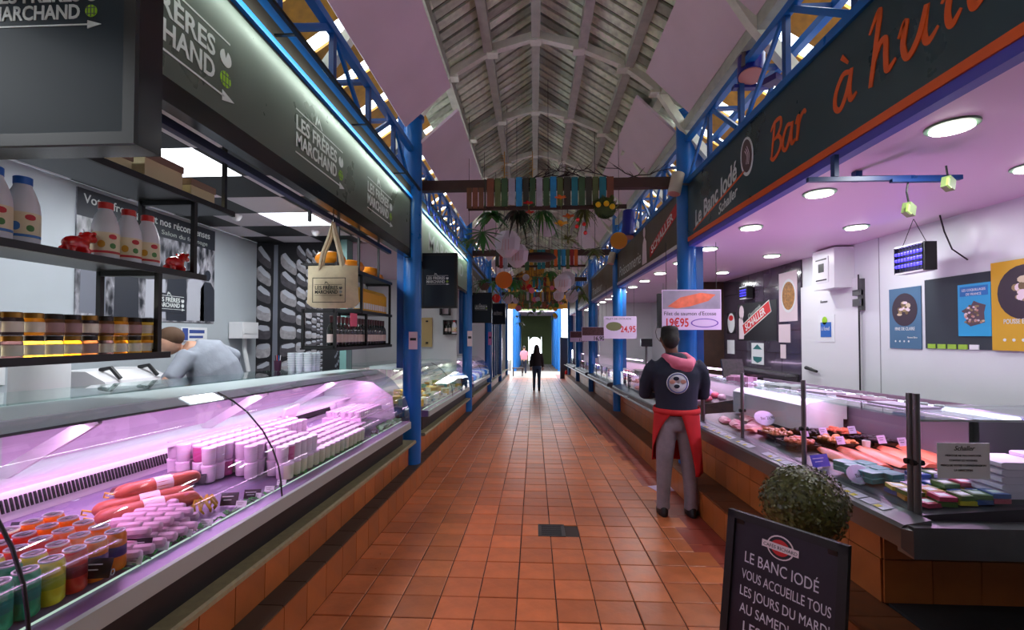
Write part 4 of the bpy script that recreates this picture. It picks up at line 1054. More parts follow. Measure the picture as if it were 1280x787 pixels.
# ================================================================== oyster bar fascia
t = thing('fascia_sign', 'dark teal fascia board of the oyster bar with orange script lettering', 'sign', (1.75,1,2.65))
MB().box(1.75,1.80,.9,5.28,2.69,3.30).build('panel', 'teal_sign', t)
MB().box(1.745,1.80,.9,5.28,2.645,2.692).build('orange_band', 'orange_paint', t)
MB().box(1.755,1.82,.9,5.28,2.592,2.645).build('purple_edge', 'purple_strip', t)
XS = 1.75
sn_ = 0
def script(letters, r0, u0, xh, wd, m, slope=0):
    global sn_
    for (dx, sts) in letters:
        for st_ in sts:
            sn_ += 1
            stroke([(r0+(dx+p[0])*xh, u0+p[1]*xh+slope*(dx+p[0])*xh, p[2] if len(p) > 2 else 1) for p in st_], wd, m, t, (XS,0,0), RYm, LU, 'letter_stroke', .002+.0006*(sn_ % 7))
B_ = [[(.12,0,.7),(.3,.8),(.45,1.5),(.42,1.62,.6)], [(.1,1.35,.5),(.45,1.62),(.95,1.62),(1.0,1.25),(.7,.92),(.38,.84,.6)], [(.4,.86,.6),(.85,.82),(1.0,.45),(.75,.1),(.3,-.05),(.05,.12,.5)]]
a_ = [[(.85,.9,.7),(.5,1.0),(.15,.6),(.1,.15),(.35,-.02),(.65,.35),(.9,1.0,.8)], [(.9,1.0,.8),(.78,.4),(.85,.05),(1.1,.15,.5)]]
r_l = [[(.05,.75,.5),(.25,1.0),(.2,.4),(.1,0,.8)], [(.15,.45,.6),(.4,.9),(.65,1.05),(.75,.9,.7)]]
h_l = [[(.1,1.5,.5),(.5,1.95),(.35,1.1),(.1,-.05,.9)], [(.18,.4,.6),(.45,.95),(.7,1.0),(.7,.5),(.75,.1),(1.05,.25,.5)]]
u_l = [[(.0,.7,.5),(.25,1.0),(.15,.4),(.3,.02),(.65,.35),(.9,1.0,.8)], [(.9,1.0,.8),(.8,.35),(.9,.05),(1.2,.25,.5)]]
i_l = [[(.0,.7,.5),(.25,1.0),(.15,.35),(.25,.03),(.5,.25,.5)], [(.05,1.3,.6),(.3,1.55),(.55,1.28,.6)]]
t_l = [[(.4,1.6,.6),(.2,.6),(.25,.05),(.55,.2,.5)], [(-.05,1.05,.6),(.65,1.12,.6)]]
e_l = [[(.1,.4,.6),(.6,.65),(.55,1.0),(.2,.85),(.1,.3),(.35,0),(.8,.25,.5)]]
s_l = [[(.7,.95,.6),(.3,.95),(.3,.65),(.65,.4),(.5,.03),(.05,.1,.5)]]
gr = [[(.45,1.6,.9),(.75,1.25,.5)]]
xh = .155
script([(0,B_),(1.05,a_),(2.15,r_l)], -3.46, 2.87, xh, .028, 'orange_paint')
mat('sign_cream', (240,190,150), .4)
script([(0,a_),(0,gr)], -2.74, 2.87, xh*1.15, .032, 'orange_paint')
script([(0,h_l),(1.15,u_l),(2.45,i_l),(3.0,t_l),(3.7,r_l),(4.6,e_l),(5.4,s_l)], -2.46, 2.87, xh*1.15, .032, 'orange_paint')
SR = Vector((0,-.975,.165)).normalized(); SU = Vector((0,.165,.975)).normalized()
text('Le Banc Iodé', .24, 'logo_white', t, (XS,5.05,2.76), SR, SU, shear=.25, width=1.05, bold=.018)
text('Schaller', .13, 'logo_white', t, (XS,4.42,2.72), SR, SU, shear=.35, width=.42, bold=.012)
MB().prism([(-.05,0),(1.28,.0),(1.36,.05),(1.30,.02),(-.05,.018)], (XS,5.05,2.735), SR, SU, .002).build('underline', 'orange_paint', t)
oy = MB().prism(ell(.11,.165,22), (XS,3.83,3.05), SR, SU, .002).build('oyster_outline', 'logo_white', t)
MB().prism(ell(.09,.14,20,0,.005), (XS-.002,3.83,3.05), SR, SU, .001).build('oyster_shell', mat('oyster_brown', (92,70,72), .5), oy)
for k in range(3): stroke([(.02-.02*k,-.08+.01*k),(.045-.02*k,.0),(.02-.02*k,.08-.01*k)], .007, 'paper_label', oy, (XS-.003,3.83,3.05), SR, SU, 'oyster_rib', .001)
# ================================================================== oyster counter
mat('tray_dark', (60,54,62), .4, metal=.4)
def zr(x): return .822 + max(0,(x-1.75))*.08
t = thing('fish_counter', 'steel and glass fish counter with turned corner and round posts', 'display counter', base_of(2.1,3.6,.7))
rail = [(1.60,.70),(1.60,.785),(1.615,.80),(1.73,.822),(1.73,.70)]
MB().sweep(rail, 2.10, 5.25).build('front_rail', 'steel', t, shear=True)
MB().add([(1.60,2.10,.70),(1.60,2.10,.785),(1.63,2.07,.785),(1.63,2.07,.67),(1.73,2.15,.822),(1.73,2.15,.70)], [(0,1,2,3),(1,4,2),(0,3,5),(2,4,5,3),(0,5,4,1)]).build('rail_corner', 'steel', t, shear=True)
MB().box(1.63,3.58,2.07,2.16,.665,.80).build('end_rail', 'steel', t, shear=True)
MB().sweep([(1.73,.70),(1.73,.822),(2.55,zr(2.55)),(2.55,.70)], 2.16, 5.25).build('deck', 'tray_dark', t, shear=True)
MB().box(2.55,3.58,2.16,2.8,.70,zr(2.55)).build('deck_return', 'tray_dark', t, shear=True)
MB().box(2.55,2.58,2.8,5.25,.7,1.24).box(2.55,3.58,2.8,2.83,.7,1.24).build('back_panel', mat('back_plastic', (110,96,112), .35), t, shear=True)
for i, y in enumerate((2.19,3.07,3.95,4.84)):
    for d in ((0,0),(.0,.035)) if i in (0,3) else ((0,0),):
        p = MB().tube([(1.745+d[0],y+d[1],.81),(1.745+d[0],y+d[1],1.365)], .0145, 12).build('post', 'steel', t, smooth=True, shear=True)
        MB().tube([(1.72,y+d[1],1.05),(1.77,y+d[1],1.05)], .014, 8).build('clamp', 'black_metal', p, shear=True)
ys_ = [2.2,3.06,3.94,4.83,5.25]
for a, b in zip(ys_[:-1], ys_[1:]): MB().box(1.744,1.752,a+.02,b-.02,.824,1.245).build('pane', GLASS, t, shear=True)
MB().box(1.77,3.5,2.185,2.193,.82,1.24).build('pane', GLASS, t, shear=True)
MB().box(1.74,2.25,2.19,5.25,1.247,1.257).build('top_glass', GLASS2, t, shear=True)
MB().box(2.25,3.55,2.19,2.7,1.247,1.257).build('top_glass', GLASS2, t, shear=True)
MB().box(1.765,3.5,2.19,2.205,1.237,1.247).build('top_edge_strip', 'aluminium', t, shear=True)
MB().tube([(2.3,2.3,1.235),(2.3,5.2,1.235)], .012, 8).build('light_tube', mat('tube_lilac', (246,214,255), .4, emit=5), t, shear=True)
area('counter_light', (2.3,3.75,1.215+fz(3.75)), (-math.atan(SL),R(20),0), .03, 7, (1,.5,.95), sy=2.9)
area('counter_uplight', (2.45,3.9,1.28+fz(3.9)), (R(180),0,0), .1, 8, (.88,.36,1), sy=3.2)
t2 = thing('light_riser', 'white lit riser box inside the fish counter behind the posts', 'riser', base_of(2.35,4.5,.87))
MB().sweep([(2.2,.88),(2.2,1.10),(2.24,1.13),(2.5,1.17),(2.5,.88)], 3.85, 5.2).build('box', 'white_plastic', t2, shear=True)
MB().box(2.5,2.53,3.85,5.2,1.0,1.2).build('back_board', 'white_plastic', t2, shear=True)
# stickers on the rail
random.seed(5)
yy = 4.75; k = 0; sk = None
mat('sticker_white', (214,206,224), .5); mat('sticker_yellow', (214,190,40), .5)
SA = math.atan2(.022,.115)
while yy > 2.22:
    gap = 3.85 < yy < 3.95 or 3.42 < yy < 3.62
    if not gap:
        o = MB().cbox((0,0,0),(.055,.075,.001)).build('price_tag', 'sticker_white'); o.location = (1.672,yy,.8135+fz(yy)); o.rotation_euler = (-SL,-SA,0)
        tag(o, 'white price tag with yellow corner stuck on the steel counter rail', 'price tag', 'price tags on the steel rail')
        if k % 3 != 1: MB().cbox((-.012,.015*(1 if k % 2 else -1),.001),(.026,.03,.001)).build('yellow_corner', 'sticker_yellow', o)
    yy -= .087 if k % 2 else .082; k += 1
# goods: salmon, fish, salads, packs
mat('salmon', (226,110,80), .35, var=.2, scale=14, stretch=(1,5,1)); mat('shrimp', (220,130,80), .4, var=.2); mat('fish_pink', (214,120,140), .3, var=.25, scale=10); mat('dark_salad', (60,44,56), .4, var=.3)
def fillet(x, y, l, w_, rz, m, lab, h=.03):
    mb = MB(); n_ = 9; rows = []
    for i in range(n_):
        u = i/(n_-1); ww = w_*(.35+.65*math.sin(math.pi*min(1,u*.75+.2))); hh = h*(.4+.6*math.sin(math.pi*min(1,u*.8+.15)))
        rows.append([(l*(u-.5),-ww/2,0),(l*(u-.5),-ww/4,hh*.8),(l*(u-.5),0,hh),(l*(u-.5),ww/4,hh*.8),(l*(u-.5),ww/2,0)])
    vs = [p for r in rows for p in r]; fs = []
    for i in range(n_-1):
        for j in range(4): fs.append((i*5+j,i*5+j+1,i*5+j+6,i*5+j+5))
        fs.append((i*5+4,i*5,i*5+5,i*5+9))
    fs += [tuple(range(5)), tuple((n_-1)*5+j for j in reversed(range(5)))]
    o = mb.add(vs, fs).build('fish_fillet', m, smooth=True); o.location = (x,y,zr(x+w_/3)+.006+fz(y)); o.rotation_euler = (0,0,rz); tag(o, lab, 'fish', 'fish fillets in the counter'); return o
for k,(x,y,rz,m) in enumerate(((1.95,4.55,1.2,'fish_pink'),(2.08,4.45,1.1,'fish_pink'),(2.02,4.2,.6,'salmon'),(1.93,4.75,1.3,'fish_pink'),(2.15,4.75,1.4,'fish_pink'),(1.98,4.3,.2,'fish_pink'))):
    fillet(x, y, .34, .13, rz, m, 'pink fish fillet lying on the steel deck below the white riser')
for k in range(5): fillet(2.0+.12*k, 3.12-.02*k, .5, .13, 1.45, 'salmon', 'long salmon side laid across the counter behind the paper sign', .035)
def tray(x, y, lab, m, w_=.2, l=.26):
    t = thing('food_tray', lab, 'tray', (x,y,zr(x+w_/2)+.002+fz(y)), 'black food trays')
    z = zr(x+w_/2)+.002
    MB().box(x-w_/2,x+w_/2,y-l/2,y+l/2,z,z+.012).box(x-w_/2,x-w_/2+.012,y-l/2,y+l/2,z+.012,z+.035).box(x+w_/2-.012,x+w_/2,y-l/2,y+l/2,z+.012,z+.035).box(x-w_/2,x+w_/2,y-l/2,y-l/2+.012,z+.012,z+.035).box(x-w_/2,x+w_/2,y+l/2-.012,y+l/2,z+.012,z+.035).build('tray', 'black_gloss', t, shear=True)
    f_ = MB()
    for q in range(46): f_.sphere((x+random.uniform(-.4,.4)*w_,y+random.uniform(-.42,.42)*l,z+.03+random.uniform(0,.025)), random.uniform(.012,.024), 6, 4, (1,1.3,.7))
    f_.build('filling', m, t, shear=True, kind='stuff', smooth=True)
tray(1.98,3.85,'black tray of orange shrimp next to the round post','shrimp'); tray(2.22,3.82,'black tray of dark salad beside the shrimp','dark_salad'); tray(2.42,3.75,'black tray of orange crayfish at the back','salmon')
tray(1.95,3.5,'black tray of orange prawns behind the blue card','salmon'); tray(2.2,3.47,'black tray of red peppers and fish','shrimp'); tray(2.43,3.42,'black tray of salad with a small cup','dark_salad')
o = MB().lathe([(.02,0),(.025,.07),(.022,.07),(.018,.005)], 12).build('tasting_cup', 'white_plastic', smooth=True); o.location = (2.28,3.28,zr(2.3)+.002+fz(3.28)); tag(o, 'small white tasting cup among the salad trays', 'cup')
o = MB().add([(-.09,-.07,0),(.09,-.07,0),(.09,.07,0),(-.09,.07,0),(-.02,-.02,.14),(.03,-.01,.13),(.02,.03,.15)], [(3,2,1,0),(0,1,5,4),(1,2,6,5),(2,3,6),(3,0,4),(3,4,6),(4,5,6)]).build('mussel_bag', 'dark_salad'); o.location = (2.38,4.05-.0,zr(2.38)+.04+fz(4.05)); tag(o, 'dark peaked heap of mussels at the back of the counter', 'mussels')
CZ = lambda x,y,d=0: zr(x)+.003+fz(y)+d
mat('card_lilac', (214,190,226), .4); mat('card_blue', (70,66,190), .4)
card(1.79,2.98,'small blue price card standing behind the glass post',.14,.075,.35,'card_blue','card_lilac',CZ(1.79,2.98),'18,90')
def ovalcard(x, y, lab, s=1., dz=0):
    t = thing('oval_price_card', lab, 'price card', (x,y,CZ(x,y)+dz), 'oval cards', .35)
    MB().prism(ell(.085*s,.052*s,20,0,.055*s), (0,0,.002), FX, (0,.5,.87), .003).build('card', 'card_lilac', t, absol=False)
    text('Bar 21,90', .03*s, 'card_black', t, (-.055*s,-.001,.045*s), FX, (0,.5,.87), absol=False)
    MB().cbox((0,.03,.01),(.03,.05,.02)).build('foot', 'white_plastic', t, absol=False)
ovalcard(1.79,2.60,'white oval price card lying near the teal tubs'); ovalcard(2.05,4.15,'white oval price card by the fish fillets',1.3,.04)
for k,(x,y) in enumerate(((2.3,4.3),(2.2,3.62),(2.4,3.6),(2.12,3.3),(2.36,3.25),(2.42,3.15),(2.05,3.6),(2.3,3.95))):
    card(x,y,'small lilac price ticket standing among the salad trays',.07,.055,.3,'card_lilac','card_black',CZ(x,y,.05),'9,90')
mat('teal_tub', (40,130,130), .3); mat('tub_lid', (120,190,190), .25, coat=.4)
for i in range(3):
    for j in range(2):
        for lay in range(2):
            t = thing('teal_tub', 'flat teal plastic tub in the stack by the oval card', 'tub', (1.84+.09*j,2.62+.1*i-.02*j,CZ(1.93,2.5)+lay*.03), 'teal tubs', .3)
            MB().cbox((0,0,.012),(.085,.085,.024)).build('tub', 'teal_tub', t, absol=False); MB().cbox((0,0,.026),(.09,.09,.005)).build('lid', 'tub_lid', t, absol=False)
PKC = [((214,150,60),'ochre'),((196,60,90),'pink'),((60,90,160),'blue'),((206,190,60),'yellow'),((200,170,220),'lilac'),((90,120,60),'green')]
for i in range(9):
    for j in range(5):
        x = 1.84+.078*i+random.uniform(-.01,.01); y = 2.26+.085*j
        if x > 2.2 and y < 2.48: continue
        if x < 2.0 and y > 2.45: continue
        for lay in range(random.choice((1,2,2))):
            c = random.randrange(6)
            t = thing('fish_pack', PKC[c][1]+' packet in the jumble of packets behind the paper sign', 'packet', (x,y,CZ(x,y)+.005+lay*.024), 'packets in the counter', random.uniform(-.3,.3))
            MB().cbox((0,0,.010),(.076,.08,.02)).build('packet', mat('packet_'+PKC[c][1], PKC[c][0], .3, coat=.3), t, absol=False)
            MB().cbox((0,0,.0205),(.045,.04,.001)).build('label', 'white_paint' if c != 4 else 'sticker_yellow', t, absol=False)
for i in range(2):
    for lay in range(5):
        x = 2.26+.21*i; y = 2.33
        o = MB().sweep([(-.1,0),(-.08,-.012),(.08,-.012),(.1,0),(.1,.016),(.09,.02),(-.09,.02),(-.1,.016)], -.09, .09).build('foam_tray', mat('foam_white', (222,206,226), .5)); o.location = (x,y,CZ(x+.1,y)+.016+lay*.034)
        tag(o, 'white foam tray in the stack at the counter corner', 'tray', 'stacked foam trays')
t = MB().box(1.82,2.045,2.172,2.176,.985,1.145).build('paper_sign', 'white_paint', shear=True); tag(t, 'white paper sign taped inside the end glass of the fish counter', 'sign')
text('Schaller', .03, 'card_black', t, (1.89,2.172,1.112+fz(2.17)), FX, LU, shear=.4, width=.09)
for q, s_ in enumerate(('MERCI DE NE PAS S\'APPUYER','CONTRE LES VITRINES','MERCI DE VOTRE COMPRÉHENSION','LA DIRECTION')): text(s_, .012, 'card_black', t, (1.93,2.172,1.085-q*.022+fz(2.17)), FX, LU, align='CENTER')
# things on the top glass
zt_ = lambda y: 1.258+fz(y)
for k,(x,y,w_,l,h,lab,m) in enumerate(((1.98,4.55,.2,.4,.05,'purple roll of wrapping bags on the glass top','pk0'),(2.0,3.75,.25,.45,.03,'crumpled clear plastic bags on the glass top','cup_plastic'))):
    o = MB(); 
    for q in range(14): o.cbox((x+random.uniform(-.3,.3)*w_,y+random.uniform(-.4,.4)*l,1.257+h*.5),(w_*.4,l*.3,h*random.uniform(.6,1)), rz=random.uniform(0,3))
    tag(o.build('wrapping_bags', m, shear=True), lab, 'bags')
for k in range(12):
    y = 3.55-.1*k
    if k % 4 == 3: continue
    o = MB().lathe([(.02,0),(.022,.012),(.018,.016)], 10).build('sauce_pot', 'cup_plastic' if k != 7 else 'cap_red', smooth=True); o.location = (2.15,y,zt_(y)); tag(o, 'tiny clear sauce pot in the row on the glass top' if k != 7 else 'tiny red capped sauce pot in the row on the glass top', 'pot', 'sauce pots on the glass')
for k,(x,y) in enumerate(((2.02,3.35),(2.05,2.95),(2.0,2.6))):
    o = MB().cbox((x,y,1.264),(.14,.3,.012), rz=.1).build('leaflet_stack', 'card_lilac' if k != 1 else 'pack_pink', shear=True); tag(o, ['lilac leaflets near the round post on the glass top','pink leaflets on the glass top','lilac leaflets near the counter corner on the glass top'][k], 'leaflets')
t = thing('crate_of_nets', 'dark printed crate leaning behind the counter post', 'crate', (2.1,5.0,zt_(5.0)))
MB().cbox((2.12,5.02,1.257+.1),(.22,.03,.2), rx=-.3).build('board', mat('dark_print', (50,36,46), .4, var=.6, scale=30), t, shear=True)
# ================================================================== right wall fittings
t = thing('cold_room_door', 'white cold room door with steel hinges and lever handle', 'door', base_of(3.58,5.76,.2))
MB().box(3.57,3.6,5.22,6.31,.0,2.22).build('leaf', 'white_plastic', t)
MB().box(3.565,3.572,5.205,5.222,.0,2.25).build('edge_seal', 'black_metal', t)
MB().box(3.56,3.6,5.16,5.2,1.85,2.2).build('hinge', 'steel_dark', t); MB().box(3.545,3.58,5.16,5.28,1.9,1.98).build('hinge_strap', 'steel', t); MB().box(3.545,3.58,5.16,5.28,2.02,2.08).build('hinge_strap', 'steel', t)
MB().lathe([(.04,0),(.04,.015)], 14).build('handle_rose', 'black_metal', t, absol=False).location = Vector((3.56,6.13,1.15)) - Vector(t['_o'])
MB().tube([(3.53,6.14,1.16),(3.52,6.1,1.16),(3.52,5.9,1.13)], [.025,.022,.016], 8).build('lever', 'black_metal', t, smooth=True)
text('Viessmann', .05, 'card_black', t, (3.569,5.9,1.98), RYm, LU, shear=.4, width=.14)
def plate(name, lab, y0, y1, z0, z1, m, x=3.595, cat='poster'):
    t = thing(name, lab, cat, (x,(y0+y1)/2,z0)); MB().box(x-.006,x,y0,y1,z0,z1).build('sheet', m, t); return t
def onw(t, y, z, x=3.588): return (x, y, z)
t = plate('door_notice', 'small blue and green cleaning notice on the white door', 5.62, 5.94, 1.5, 1.83, 'white_paint', 3.57, 'notice')
MB().box(3.56,3.564,5.68,5.88,1.56,1.74).build('print', mat('pblue', (40,100,180), .5), t); MB().prism(circ(.05,14,-5.8,1.76), (3.562,0,0), RYm, LU, .002).build('sun_mark', 'logo_green', t)
text('à fond', .07, 'white_paint', t, (3.559,5.86,1.64), RYm, LU, width=.15)
def seafood_poster(lab, y0, y1, z0, z1, bgm, title, wmat='logo_white'):
    t = plate('seafood_poster', lab, y0, y1, z0, z1, bgm); w_ = y1-y0; h_ = z1-z0; c = -(y0+y1)/2
    pl_ = MB().prism(ell(w_*.40, w_*.42, 24, c, z1-h_*.36), (3.5885,0,0), RYm, LU, .001).build('plate', mat('plate_dark', (52,38,52), .5), t)
    random.seed(len(title))
    for k in range(16):
        a = random.uniform(0,6.28); rr = random.uniform(0,.22)*w_
        MB().prism(ell(w_*random.uniform(.04,.1),w_*random.uniform(.03,.07),9,c+rr*math.cos(a),z1-h_*.36+rr*math.sin(a)), (3.587,0,0), RYm, LU, .0007+k*.00005).build('shell_print', [mat('shell_a',(206,190,160),.5),mat('shell_b',(150,130,90),.5),mat('shell_c',(110,90,60),.5),'paper_label'][k % 4], pl_)
    text(title, h_*.075, wmat, t, (3.5885,-c,z0+h_*.30), RYm, LU, align='CENTER', width=w_*.62, bold=.01)
    for q in range(4): MB().prism(circ(w_*.025,10,c-w_*.3+q*w_*.14,z0+h_*.12), (3.5885,0,0), RYm, LU, .001).build('icon', wmat, t)
    text('Marennes Oléron', h_*.04, wmat, t, (3.5885,-c-.08*w_,z0+h_*.17), RYm, LU, width=w_*.3)
seafood_poster('slate blue oyster poster on the white wall', 4.43, 4.81, 1.45, 2.04, mat('poster_blue', (70,110,140), .5), 'FINE DE CLAIRE')
t = plate('wall_chalkboard', 'long dark blackboard on the white wall behind the posters', 3.3, 4.39, 1.46, 2.085, mat('slate', (40,50,58), .6), 3.598, 'board')
for k in range(5): MB().box(3.586,3.592,4.36-.1*k-.08,4.36-.1*k,1.46,1.50).build('sticker', 'white_paint' if k == 4 else mat('sticker_lime', (150,190,60), .5), t)
t = plate('map_poster', 'cyan poster with a map made of shellfish pinned on the blackboard', 3.77, 4.05, 1.57, 2.0, mat('cyan_paper', (40,160,210), .5), 3.588)
MB().box(3.581,3.583,3.79,4.03,1.9,1.98).build('title_block', mat('cyan_dark', (30,110,180), .5), t); text('LES COQUILLAGES', .03, 'white_paint', t, (3.581,3.91,1.94), RYm, LU, align='CENTER', width=.2); text('DE FRANCE', .03, 'white_paint', t, (3.581,3.91,1.905), RYm, LU, align='CENTER', width=.13)
random.seed(9)
mp_ = [(.0,.11),(.04,.09),(.10,.07),(.085,.01),(.09,-.07),(.03,-.085),(-.03,-.1),(-.07,-.07),(-.065,.0),(-.11,.03),(-.06,.055),(-.03,.06)]
m_ = MB().prism([(-3.91+p[0],1.75+p[1]) for p in mp_], (3.582,0,0), RYm, LU, .001).build('country_shape', mat('map_base', (90,70,80), .5), t)
for k in range(40):
    a = random.uniform(-.075,.08); b = random.uniform(-.075,.07)
    MB().prism(ell(.012,.009,7,-3.91+a,1.75+b), (3.581,0,0), RYm, LU, .0007+.00003*k).build('shell_print', ['shell_a','shell_b','paper_label','dull_pink','shell_c'][k % 5], m_)
t = 0
seafood_poster('mustard yellow oyster poster overlapping the blackboard', 3.28, 3.76, 1.46, 2.14, mat('poster_yellow', (206,160,30), .5), 'POUSSE EN CLAIRE')
for o in bpy.data.objects:
    if o.name.startswith('seafood_poster') and 'mustard' in o.get('label',''): o.location.x -= .012
# electrical box
t = thing('electrical_box', 'white electrical control box high on the wall by the door', 'box', (3.5,5.5,2.1))
MB().box(3.38,3.6,5.32,5.72,2.12,2.58).build('case', 'white_plastic', t); MB().box(3.375,3.38,5.42,5.68,2.2,2.5).build('cover', 'white_paint', t); MB().box(3.372,3.376,5.5,5.6,2.32,2.42).build('display', 'black_matt', t); MB().box(3.372,3.376,5.45,5.65,2.46,2.475).box(3.372,3.376,5.45,5.65,2.22,2.235).build('marking', 'black_matt', t)
# insect lamps
def zapper(y, z, x, lab, s=1, light=True):
    t = thing('insect_lamp', lab, 'insect trap', (x,y,z))
    w_, h_ = .3*s, .22*s
    MB().box(x+.02,x+.1,y-w_/2,y+w_/2,z,z+h_).build('case', 'black_metal', t)
    MB().box(x,x+.1,y-w_/2-.02,y-w_/2,z-.01,z+h_+.01).build('end_cap', 'black_matt', t); MB().box(x,x+.1,y+w_/2,y+w_/2+.01,z-.01,z+h_+.01).build('end_cap', 'black_matt', t)
    MB().box(x,x+.1,y-w_/2,y+w_/2,z+h_,z+h_+.015).box(x,x+.1,y-w_/2,y+w_/2,z-.015,z).build('housing', 'white_paint', t)
    for q in range(3): MB().tube([(x+.012,y-w_/2,z+h_*(.25+.25*q)),(x+.012,y+w_/2,z+h_*(.25+.25*q))], .014*s, 8).build('violet_tube', mat('uv', (70,60,255), .4, emit=2.6), t)
    for q in range(9): MB().box(x-.004,x,y-w_/2+w_*q/9,y-w_/2+w_*q/9+.004,z,z+h_).build('grid_bar', 'black_metal', t)
    for q in range(5): MB().box(x-.004,x,y-w_/2,y+w_/2,z+h_*q/4-.001,z+h_*q/4+.002).build('grid_bar', 'black_metal', t)
    for s_ in (-1,1): MB().tube([(x+.05,y+s_*w_*.45,z+h_),(x+.05,y,2.6 if s > .9 else z+h_+.1)], .003, 5).build('hanging_wire', 'black_matt', t)
    if light: area('violet_light', (x+.1,y,z+h_/2), (0,R(90),0), .2, .5, (.25,.2,1)); area('violet_light', (x-.01,y,z+h_/2), (0,R(-90),0), .2, .35, (.3,.25,1))
zapper(4.17, 2.14, 3.28, 'violet glowing insect lamp hung from the ceiling before the white wall')
zapper(7.75, 2.2, 3.45, 'violet glowing insect lamp on the dark tiled wall', .8, False)
o = MB().tube([(3.45,4.05,2.6),(3.44,4.0,2.45),(3.5,4.0,2.3),(3.58,3.95,2.2)], .006, 6).build('lamp_cable', 'black_matt'); tag(o, 'black cable running down to the insect lamp', 'cable')
# blue service bar with lamps
t = thing('service_bar', 'dark blue steel bar under the ceiling carrying small floodlights', 'bar', (2.1,2.7,2.45))
MB().box(1.56,2.40,2.665,2.69,2.45,2.475).build('bar', mat('bar_blue', (18,52,110), .4), t); MB().bar((2.02,2.95,2.56),(2.14,2.66,2.46), .035, .025).build('arm', 'bar_blue', t); MB().box(2.0,2.04,2.93,2.97,2.54,2.6).build('stem', 'blue_paint_dark', t)
MB().box(2.0,2.3,2.64,2.665,2.432,2.45).build('lower_bar', 'bar_blue', t); MB().box(1.70,1.725,2.66,2.695,2.475,2.6).build('end_bracket', 'bar_blue', t)
mat('lime_lamp', (150,190,90), .4, emit=.4)
for (x,y,z,lab) in ((2.1,2.66,2.24,'small lime floodlight hanging by its cable from the blue bar'),(2.28,2.62,2.37,'small lime floodlight clamped on the end of the blue bar')):
    q = thing('floodlight', lab, 'lamp', (x,y,z)); MB().cbox((x,y,z+.04),(.065,.04,.06), rz=.5, ry=.3).build('body', mat('lime_case', (130,150,90), .5), q); MB().cbox((x-.02,y-.028,z+.035),(.045,.01,.045), rz=.5, ry=.3).build('lens', 'lime_lamp', q)
    MB().tube([(x,y,z+.08),(x-.01,y,z+.14),(x,y,2.44)], .005, 5).build('cable', 'black_matt', q)
# dark tiled wall: banner board, posters
def plateT(name, lab, y0, y1, z0, z1, m, cat='sign', x=3.588): return plate(name, lab, y0, y1, z0, z1, m, x, cat)
t = plateT('banner_board', 'dark board with diagonal red banner lettering on the tiled wall', 6.95, 8.25, 1.5, 2.12, mat('board_black', (26,24,30), .4))
BR = Vector((0,-.9,.36)).normalized(); BU = Vector((0,.36,.9)).normalized()
MB().prism([(0,0),(.98,0),(.98,.2),(0,.2)], (3.580,8.0,1.58), BR, BU, .002).build('banner_edge', 'logo_white', t)
bn = MB().prism([(.015,.015),(.965,.015),(.965,.185),(.015,.185)], (3.578,8.0,1.58), BR, BU, .002).build('banner', mat('banner_red', (200,30,36), .5), t)
text('SCHALLER', .17, 'logo_white', bn, (3.576,7.93,1.655), BR, BU, width=.72, bold=.02)
text('Charcuterie', .1, 'logo_dim', t, (3.580,7.85,1.86), BR, BU, shear=.3, width=.45); text('en Alsace', .1, 'logo_dim', t, (3.580,7.75,1.79), BR, BU, shear=.3, width=.3)
MB().prism(ell(.09,.12,12,-8.1,1.98), (3.582,0,0), RYm, LU, .001).prism([(-8.2,1.52),(-8.02,1.52),(-8.0,1.72),(-8.08,1.9),(-8.2,1.88)], (3.582,0,0), RYm, LU, .001).build('pale_shape', 'paper_label', t)
t = plateT('recipe_poster', 'tall pale recipe poster with a round dish on the tiled wall', 6.42, 6.88, 1.78, 2.48, 'paper_label', 'poster'); MB().prism(ell(.19,.24,20,-6.63,2.14), (3.580,0,0), RYm, LU, .001).build('dish_rim', 'white_paint', t); MB().prism(ell(.16,.2,20,-6.63,2.14), (3.579,0,0), RYm, LU, .001).build('dish', mat('dish_food', (170,120,60), .6, var=.5, scale=40), t)
plateT('paper_sheet', 'pale sheet taped below the recipe poster', 6.6, 6.9, 1.48, 1.74, 'paper_label', 'notice'); plateT('paper_sheet', 'narrow pale strip of paper lowest below the recipe poster', 6.72, 6.86, 1.25, 1.45, 'paper_label', 'notice')
t = plateT('quality_sign', 'white sign with teal bands under the red banner board', 7.35, 7.75, 1.12, 1.46, 'white_paint'); MB().prism([(-7.7,1.36),(-7.4,1.36),(-7.55,1.44)], (3.582,0,0), RYm, LU, .002).prism([(-7.7,1.24),(-7.4,1.24),(-7.42,1.18),(-7.55,1.14),(-7.68,1.18)], (3.582,0,0), RYm, LU, .002).build('bands', mat('band_tealx', (40,110,110), .5), t)
t = plateT('round_sign', 'white oval sign with red top on the tiled wall', 8.35, 8.7, 1.62, 2.0, 'board_black'); MB().prism(ell(.15,.18,18,-8.52,1.81), (3.582,0,0), RYm, LU, .002).build('oval', 'white_paint', t); MB().prism(ell(.09,.05,14,-8.52,1.9), (3.58,0,0), RYm, LU, .002).build('red_top', 'banner_red', t)
plateT('paper_sheet', 'pair of small white sheets by the tiled wall corner', 8.4, 8.7, 1.25, 1.5, 'white_paint', 'notice')
o = MB().box(3.2,3.6,8.85,8.95,-.3,2.6).build('dark_post', 'brown_wood'); tag(o, 'dark brown post ending the tiled wall', 'post')
# rail along tiled wall
t = thing('tool_rail', 'lilac lit steel shelf on the tiled wall', 'shelf', (3.5,7.3,1.0)); MB().box(3.4,3.58,6.4,8.2,1.02,1.05).build('shelf', 'steel', t); MB().box(3.56,3.58,6.4,8.2,.95,1.02).build('bracket', 'steel_dark', t)

